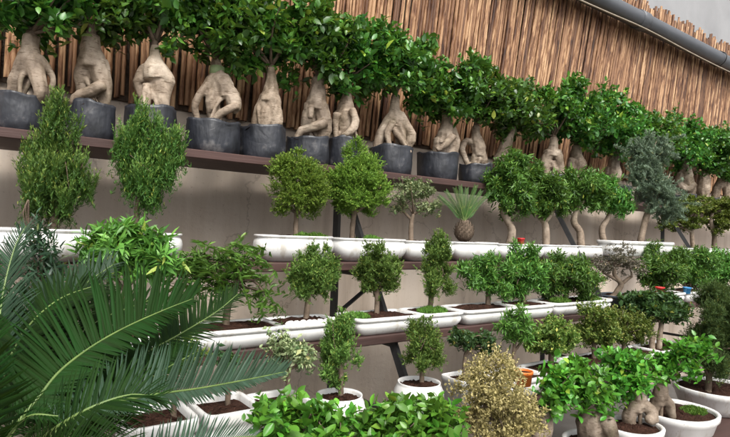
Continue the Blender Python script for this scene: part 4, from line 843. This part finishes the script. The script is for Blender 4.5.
potted('spreading_shrub', 'low spreading dark-green shrub in a small square white pot', 'shrub', Y4, Z4, (446, 480), 0.135, [[(464, 371, 2.4), (465, 358, 2), (468, 346, 1.6)], [(465, 356, 1.6), (478, 345, 1.2)]],
       [(462, 337, 13, 7), (476, 341, 16, 8), (486, 346, 11, 7)], 'darks', 66, 'square', 7.0, group=G4, dens=1.1)
potted('leafy_shrub', 'bright green leafy shrub behind the orange pot', 'shrub', Y4, Z4, (494, 532), 0.10, [[(514, 364, 2.4), (514, 352, 2), (515, 340, 1.6)], [(514, 352, 1.6), (523, 340, 1.2)]],
       [(515, 322, 16, 15), (508, 330, 11, 10), (524, 332, 11, 11)], 'bright', 67, group=G4, dens=1.0, size=0.6)
G4b = 'boxwood bonsai in white trays on the fourth shelf'
potted('boxwood_bonsai', 'flat-topped boxwood bonsai with several stems, nearest of the three to the orange pot', 'bonsai', Y4, Z4, (532, 572), 0.10, [[(551, 362, 2.4), (550, 350, 2), (545, 342, 1.6)], [(551, 362, 2.2), (554, 348, 1.8), (560, 340, 1.4)]],
       [(552, 330, 21, 12), (540, 336, 12, 9), (568, 334, 12, 10), (556, 322, 14, 8)], 'box', 68, group=G4b, dens=1.1)
potted('boxwood_bonsai', 'rounded green boxwood bonsai in the middle of the boxwood trays', 'bonsai', Y4, Z4, (572, 610), 0.10, [[(594, 357, 2.4), (594, 345, 2), (594, 335, 1.6)]],
       [(595, 320, 18, 16), (586, 326, 11, 12), (605, 326, 11, 12)], 'box', 69, group=G4b, dens=1.1)
potted('boxwood_bonsai', 'boxwood bonsai with yellow-pink leaf tips left of the glossy dark bonsai', 'bonsai', Y4, Z4, (610, 648), 0.10, [[(624, 352, 2.2), (624, 342, 2), (626, 332, 1.6)]],
       [(628, 320, 17, 13), (618, 326, 11, 9), (640, 326, 10, 9)], 'box', 70, group=G4b, dens=1.1)
potted('glossy_bonsai', 'dark glossy-leaved bonsai with two pale stems under the blue cup', 'bonsai', Y4, Z4, (645, 680), 0.10, [[(652, 345, 3), (652, 334, 2.6), (650, 322, 2)], [(659, 345, 3), (660, 334, 2.6), (662, 322, 2)]],
       [(654, 302, 22, 13), (642, 308, 14, 10), (670, 308, 15, 11)], 'darks', 71, group=G4, dens=1.0, size=1.5, bark=BARK)

# front row
G5 = 'leafy ficus in the front row'
potted('young_ficus', 'bright big-leaved young ficus in front of the left round pot', 'ficus', Y5, Z5, (262, 348), 0.16, [[(305, 452, 4), (305, 436, 3.4), (304, 424, 2.6)], [(305, 440, 2.6), (288, 420, 2)], [(305, 440, 2.6), (324, 420, 2)]],
       [(303, 424, 44, 28), (284, 408, 28, 18), (330, 424, 26, 18)], 'ficus2', 81, 'bowl', 2.0, group=G5, leafobj=46, leafsize=0.046)
potted('young_ficus', 'bright big-leaved young ficus in front of the right round pot', 'ficus', Y5, Z5, (372, 450), 0.16, [[(411, 448, 4), (411, 434, 3.4), (412, 424, 2.6)], [(411, 438, 2.6), (390, 420, 2)], [(411, 438, 2.6), (434, 420, 2)]],
       [(412, 426, 46, 24), (390, 416, 26, 17), (438, 416, 26, 18), (368, 426, 15, 15)], 'ficus2', 82, 'bowl', 2.0, group=G5, leafobj=48, leafsize=0.046)
potted('cream_bush', 'rounded bush of tiny cream-yellow leaves in the front row', 'bush', Y5, Z5, (470, 535), 0.16, [[(502, 446, 4), (502, 432, 3.4), (500, 415, 2.4)], [(502, 438, 2.4), (485, 405, 1.6)], [(502, 438, 2.4), (520, 405, 1.6)]],
       [(497, 402, 38, 36), (492, 372, 26, 25), (476, 398, 24, 30), (520, 408, 18, 20), (506, 424, 32, 20)], 'yellow', 83, 'bowl', 2.0, dens=0.75, limbs=14)
GG = 'ginseng ficus in the front row'
def front_ficus(label, potx, rim, strokes, crown, seed, nl, mossy=None, dy=0.0, potz=0.15, base_stroke=None):
    t = potted('ficus_bonsai', label, 'bonsai', Y5, Z5, potx, potz, base_stroke or [[(strokes[0][0][0], rim, 2), (strokes[0][0][0], rim-12, 2), (strokes[0][0][0], strokes[0][0][1], 1.6)]], crown, 'ficus2', seed, 'dish', 2.2, group=GG, bark=BARKM, mossy=mossy, dy=dy, leafobj=nl, leafsize=0.042)
    base = np.array(t.location); fr = Frame(strokes[0][0][0], rim, Y5+dy); rng = RNG(seed+9)
    parts = []
    zs = potz*0.82
    for s in strokes:
        P = [fr.p(a[0], a[1], (a[3]/100 if len(a) > 3 else 0))-base for a in s]
        parts.append(lump(P, [a[2]*fr.s for a in s], rng))
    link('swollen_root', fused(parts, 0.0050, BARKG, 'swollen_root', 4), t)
    return t
front_ficus('front ficus with a low lumpy root right beside the cream bush', (516, 562), 440, [[(546, 410, 6), (545, 420, 9), (543, 430, 10), (541, 446, 8)], [(540, 424, 6), (533, 434, 5, -4), (531, 448, 4, -4)]], [(554, 388, 16, 24), (560, 372, 12, 14)], 91, 30)
front_ficus('front ficus with a fat rounded root, second from the cream bush', (562, 618), 441, [[(592, 404, 7), (592, 414, 11), (590, 424, 14), (590, 442, 12)], [(600, 416, 8, -4), (606, 428, 8, -5), (606, 446, 6, -4)]], [(584, 386, 24, 22), (576, 368, 14, 12), (598, 396, 18, 14)], 92, 42)
front_ficus('front ficus whose pale roots straddle the soil like bent legs', (600, 660), 434, [[(640, 390, 6), (638, 400, 8), (634, 410, 8)], [(634, 406, 7), (629, 418, 6.5), (632, 434, 5)], [(640, 402, 6), (650, 410, 6.5), (650, 418, 5, -3), (643, 416, 4, -4)]], [(630, 374, 24, 20), (616, 360, 13, 13), (642, 362, 15, 15), (618, 390, 15, 10)], 93, 42)
front_ficus('front ficus with short paired roots over a mossy white dish', (634, 712), 415, [[(661, 384, 6), (660, 394, 7.5), (657, 404, 6.5)], [(657, 398, 6), (654, 408, 5), (653, 420, 4)], [(662, 396, 6), (669, 404, 5), (672, 418, 4)]], [(684, 354, 22, 17), (666, 366, 16, 15), (700, 348, 14, 12)], 94, 44, mossy=[(684, 424, 16, -0.05)])
potted('cypress_bush', 'large dark fine-needled cypress bush in a wide white bowl at the right edge', 'bush', Y5, Z5, (672, 752), 0.15, [[(708, 395, 3), (709, 380, 2.8), (712, 350, 2.2)], [(709, 378, 2), (724, 350, 1.4)], [(709, 378, 2), (698, 350, 1.4)]],
       [(712, 332, 24, 38), (718, 304, 20, 24), (736, 330, 24, 42), (700, 348, 14, 24)], 'cypress', 95, 'dish', 2.2, bark=BARKM, dens=2.3, limbs=14, dy=0.10)

# small sago palm with a bulb on the second shelf
def sago_small():
    fr = Frame(463, 243, Y2); xa, xb = at(446, 243, Y2)[0], at(490, 243, Y2)[0]
    base = np.array([(xa+xb)/2, Y2, Z2]); t = thing('sago_palm', 'small sago palm with a brown scaly bulb and upright fan of leaves', 'sago palm', base)
    pot(t, base, base[0], Y2, (xb-xa)/2-0.004, 0.115, Z2, Z2+0.115, 'boat', 5.0, None, 77, True, False)
    rng = RNG(5); c = fr.p(464, 232)-base; r = 9.5*fr.s
    rings = [ring(c[0], c[1], r*math.cos(p)*1.0, r*math.cos(p), 2, c[2]+r*1.1*math.sin(p), 14) for p in np.linspace(-1.3, 1.3, 8)]
    V, f = loft(rings, True, True); b = link('bulb', mesh('bulb', V, f, BARKD), t)
    pos, d, n = [], [], []
    for p in np.linspace(-0.9, 1.1, 9):
        for k in range(12):
            a = (k+0.5*(round(p*4) % 2))*math.pi/6
            o = np.array([math.cos(a)*math.cos(p), math.sin(a)*math.cos(p), math.sin(p)*1.1]); pos.append(c+o*r*0.96); d.append(o*0.5+[0, 0, 0.9]); n.append(o)
    V, f, ag = instance(_leaf(0.7, 0.2, 0.1), np.array(pos), np.array(d), np.array(n), np.full(len(pos), r*0.38), np.zeros(len(pos)))
    link('bulb_scales', mesh('bulb_scales', V, f, BARKM), b, kind='stuff')
    top = c+np.array([0, 0, r*1.0])
    for k in range(8):
        u = (k-3.5)/3.5; tip = fr.p(465+u*25, 186+abs(u)**1.5*8+rng.uniform(-3, 3), rng.uniform(-0.06, 0.06))-base
        mid = top*0.5+tip*0.5+np.array([0, 0, 0.012]); P = spline([top, mid, tip], 14)
        V, f2 = tube(P, np.linspace(0.0035, 0.0012, 14), 5); fo = link('frond', mesh('frond', V, f2, RACHIS), t)
        pos, d, n, sz = [], [], [], []
        T = nrm(np.gradient(P, axis=0))
        for i in range(26):
            x = 0.12+0.86*i/25; j = min(12, int(x*13)); p = P[j]+(P[j+1]-P[j])*(x*13-j); s = nrm(np.cross(T[j], FH+[0, 0, .1]))
            for sg in (-1, 1): pos.append(p); d.append(T[j]*0.85+sg*s*0.6); n.append(-FH+0.2*rng.standard_normal(3)); sz.append(0.040*(1-0.4*x))
        V, f3, ag = instance(_diamond(0.14), np.array(pos), np.array(d), np.array(n), np.array(sz), np.zeros(len(pos)))
        link('leaflets', mesh('leaflets', V, f3, LEAF['sago'], True, ag), fo, kind='stuff')
sago_small()

# small plastic and clay pots standing among the plants
def cup(name, label, px, py, Y, z, r, h, mat, taper=0.8):
    p = at(px, py, Y); base = np.array([p[0], Y, z]); t = thing(name, label, 'pot', base)
    rr = [ring(0, 0, r*q, r*q, 2, h*k, 24) for q, k in ((taper*0.9, 0), (taper, 0.02), (0.93, 0.78), (1.02, 0.8), (1.04, 0.98), (1.0, 1.0), (0.92, 1.0), (0.88, 0.9), (0.8, 0.5))]
    V, f = loft(rr); link('shell', mesh('shell', V, f, mat), t)
    rr = [ring(0, 0, r*q*0.88, r*q*0.88, 2, h*0.86+0.006*(1-q), 24) for q in (1, 0.6, 0.3)]; V, f = loft(rr, False, True); link('soil', mesh('soil', V, f, SOIL), t)
cup('plastic_pot', 'small red pot between the trunks of two ligustrum bonsai', 521, 240, 2.26, Z2+0.105, 0.024, 0.045, REDP)
cup('plastic_pot', 'small red pot in front of the dense shrubs below the pine', 660, 285, 1.935, Z3+0.085, 0.032, 0.055, REDP)
cup('plastic_pot', 'small blue cup among the dense shrubs on the right', 687, 290, 1.935, Z3+0.075, 0.030, 0.05, BLUEP)
cup('clay_pot', 'bright orange clay pot on the shelf behind the cream bush', 524, 370, 1.65, Z4+0.085, 0.042, 0.07, ORANGE)

# big sago palm in the left foreground
CY = thing('sago_palm', 'big sago palm with arching blue-green feathery fronds in the left foreground', 'sago palm', (0.10, 0.98, 0.0))
cyb = np.array([0.10, 0.98, 0.0])
cc = at(8, 455, 0.98)
V, f = loft([ring(0, 0, 0.20-i, 0.20-i, 2, z, 36) for i, z in ((0.05, 0), (0.045, 0.02), (0.02, 0.2), (0.0, 0.36), (-0.008, 0.38), (-0.008, 0.42), (0.0, 0.425), (0.015, 0.42), (0.02, 0.36))])
link('pot', mesh('pot', V, f, SLATE), CY)
V, f = loft([ring(0, 0, 0.185*q, 0.185*q, 2, 0.39+0.02*(1-q), 30) for q in (1, .7, .4, .1)], False, True); link('soil', mesh('soil', V, f, SOIL), CY)
ct = cc-cyb
V, f = tube([[0, 0, 0.38], [0, 0, 0.5], ct*[1, 1, 0]+[0, 0, ct[2]-0.12], ct+[0, 0, 0.0]], [0.075, 0.085, 0.075, 0.03], 16, 14, True, 0.06, RNG(3)); link('trunk', mesh('trunk', V, f, BARKD), CY)
def leaflet_tmpl(curl, w=0.056):
    V = []
    ys = (0, 0.08, 0.3, 0.6, 0.85, 1.0); hs = (0.35, 0.9, 1.0, 0.85, 0.5, 0.04)
    for y, h in zip(ys, hs):
        z = -curl*y*y
        V += [[-h*w/2, y, z-0.22*h*w], [0, y, z+0.0], [h*w/2, y, z-0.22*h*w]]
    i = np.arange(5)[:, None]*3; j = np.arange(2)[None]
    return np.array(V), [np.stack([i+j, i+j+1, i+j+4, i+j+3], -1).reshape(-1, 4)]
LT = [leaflet_tmpl(c) for c in (0.08, 0.18, 0.28)]
LTM = {}
def frond(ctrl, face, l_up, l_dn, seed, mat='cycad', objs=False, step=0.0042, keel=0.25, thick=0.0032, tipang=0.75, start=0.10, base_len=0.45, wid=0.115):
    """ctrl: (px,py,Y) points along the stalk; face: which way the frond's upper side looks; leaflets l_up on its left, l_dn on its right"""
    rng = RNG(seed); P = np.array([at(*c)-cyb for c in ctrl]); n = 40; P = spline(P, n); T = nrm(np.gradient(P, axis=0))
    L = np.linalg.norm(np.diff(P, axis=0), axis=1); S = np.concatenate([[0], np.cumsum(L)]); tot = S[-1]
    V, f = tube(P, np.linspace(thick, thick*0.3, n), 7); fo = link('frond', mesh('frond', V, f, RACHIS), CY)
    face = nrm(np.array(face, float)); rows = []
    for sg, ln in ((1, l_up), (-1, l_dn)):
        if ln <= 0: continue
        s = tot*start+rng.uniform(0, step)
        while s < tot*0.995:
            x = s/tot; i = min(n-2, int(np.searchsorted(S, s))-1); i = max(i, 0)
            p = P[i]+(P[i+1]-P[i])*((s-S[i])/max(L[i], 1e-6)); t = T[i]; N = nrm(face-t*(face@t)); sd_ = np.cross(N, t)*sg
            prof = min(1.0, base_len+2.2*(x-start))*(1.0 if x < 0.6 else 1.0-0.62*((x-0.6)/0.4)**1.3)
            a = 1.25-tipang*x*x+0.05*rng.standard_normal()
            d = nrm(sd_*math.sin(a)+t*math.cos(a)+N*(keel+0.05*rng.standard_normal()))
            rows.append((p, d, nrm(N+0.15*rng.standard_normal(3)), ln*prof*(1+0.05*rng.standard_normal()), int(rng.integers(3)))); s += step*rng.uniform(0.85, 1.15)
    if objs:
        for p, d, nn, sz, k in rows:
            if (mat, k) not in LTM: LTM[mat, k] = mesh('leaflet', LT[k][0], LT[k][1], LEAF[mat], True, np.zeros(len(LT[k][0])))
            x = nrm(np.cross(d, nn)); z = np.cross(x, d); o = link('leaflet', LTM[mat, k], fo)
            A = np.eye(4); w = min(1.0, 0.10/sz)**0.0; A[:3, 0], A[:3, 1], A[:3, 2], A[:3, 3] = x*wid, d*sz, z*sz, p; o.matrix_local = Matrix(A.tolist())
    else:
        for k in range(3):
            q = [r for r in rows if r[4] == k]
            if not q: continue
            pos, d, nn, sz = (np.array([r[j] for r in q]) for j in range(4))
            V, f, ag = instance(LT[k], pos, d, nn, sz, np.zeros(len(q)))
            q_ = (V, f); rows_k = rows
            if k == 0: acc = [q_]
            else: acc.append(q_)
        V, f = join(acc); link('leaflets', mesh('leaflets', V, f, LEAF[mat], True, np.zeros(len(V))), fo, kind='stuff')
    return len(rows)
toc = -FH
nA = frond([(2, 448, 0.98), (20, 420, 0.99), (38, 398, 1.00), (60, 371, 1.03), (91, 347, 1.07), (126, 327, 1.11), (164, 310, 1.16), (192, 299, 1.19)], toc+[0, 0, 0.12], 0.165, 0.055, 1, objs=True, step=0.0044, base_len=0.85, wid=0.108, keel=0.12)
nC = frond([(30, 452, 0.92), (90, 410, 0.98), (146, 396, 1.03), (201, 388, 1.07), (250, 379, 1.10), (284, 372, 1.12)], toc+[0, 0, 0.35], 0.105, 0.035, 3, 'cycadb', objs=True, step=0.0052, wid=0.095)
nB = frond([(24, 448, 1.02), (60, 418, 1.06), (100, 386, 1.13), (141, 356, 1.20), (180, 334, 1.26), (216, 312, 1.31), (238, 294, 1.34)], toc+[0, 0, 0.45], 0.12, 0.08, 2)
frond([(40, 462, 0.98), (80, 425, 1.03), (120, 398, 1.09), (160, 372, 1.15), (196, 352, 1.19)], toc+[0, 0, 0.55], 0.10, 0.08, 14)
frond([(18, 462, 0.90), (50, 432, 0.86), (90, 408, 0.84), (130, 395, 0.84), (160, 398, 0.84)], toc+[0, 0, 1.3], 0.075, 0.085, 4, keel=0.45)
frond([(60, 495, 0.86), (140, 462, 0.88), (205, 441, 0.90), (256, 436, 0.92)], toc+[0, 0, 0.5], 0.055, 0.04, 5, 'cycadb')
frond([(-6, 440, 1.12), (-4, 370, 1.20), (2, 300, 1.28), (14, 250, 1.33), (26, 226, 1.36)], toc+[-0.3, 0, 0.3], 0.08, 0.085, 6, 'cycadb')
frond([(10, 440, 1.12), (26, 375, 1.22), (50, 318, 1.31), (80, 288, 1.37), (114, 264, 1.41)], toc+[0, 0, 0.4], 0.13, 0.08, 7, 'cycadb')
frond([(-4, 445, 1.0), (-26, 380, 1.02), (-34, 310, 1.05), (-16, 262, 1.08)], toc+[0.2, 0, 0.2], 0.06, 0.08, 8)
frond([(0, 468, 0.92), (8, 436, 0.86), (30, 416, 0.82), (58, 416, 0.80)], toc+[0, 0, 1.4], 0.05, 0.06, 9, keel=0.6)
frond([(10, 480, 0.9), (50, 452, 0.80), (100, 440, 0.76), (140, 450, 0.74)], toc+[0, 0, 1.2], 0.06, 0.06, 11, keel=0.4)
frond([(-10, 455, 0.9), (-40, 400, 0.86), (-80, 380, 0.80)], toc+[0, 0, 1.0], 0.11, 0.11, 12)
frond([(20, 448, 1.10), (60, 400, 1.22), (100, 372, 1.32), (150, 352, 1.40), (190, 348, 1.45)], toc+[0, 0, 0.8], 0.09, 0.09, 15)
frond([(4, 446, 1.10), (24, 400, 1.18), (60, 352, 1.27), (100, 320, 1.34), (150, 300, 1.40)], toc+[0, 0, 0.5], 0.13, 0.11, 16)
frond([(-6, 446, 1.08), (0, 390, 1.14), (22, 335, 1.20), (58, 300, 1.26), (100, 284, 1.30)], toc+[0, 0, 0.4], 0.11, 0.13, 17)
frond([(14, 450, 1.08), (50, 412, 1.16), (92, 382, 1.24), (132, 362, 1.30)], toc+[0, 0, 0.7], 0.11, 0.11, 18)
frond([(24, 456, 1.04), (70, 430, 1.08), (105, 418, 1.11), (135, 414, 1.13)], toc+[0, 0, 0.8], 0.07, 0.07, 19)
frond([(0, 452, 1.02), (10, 425, 1.03), (30, 402, 1.05), (60, 392, 1.07)], toc+[0, 0, 0.6], 0.08, 0.08, 20)
print('leaflet objects', nA+nC, 'polys', sum(len(o.data.polygons) for o in sc.objects if o.type == 'MESH'), 'objects', len(sc.objects))
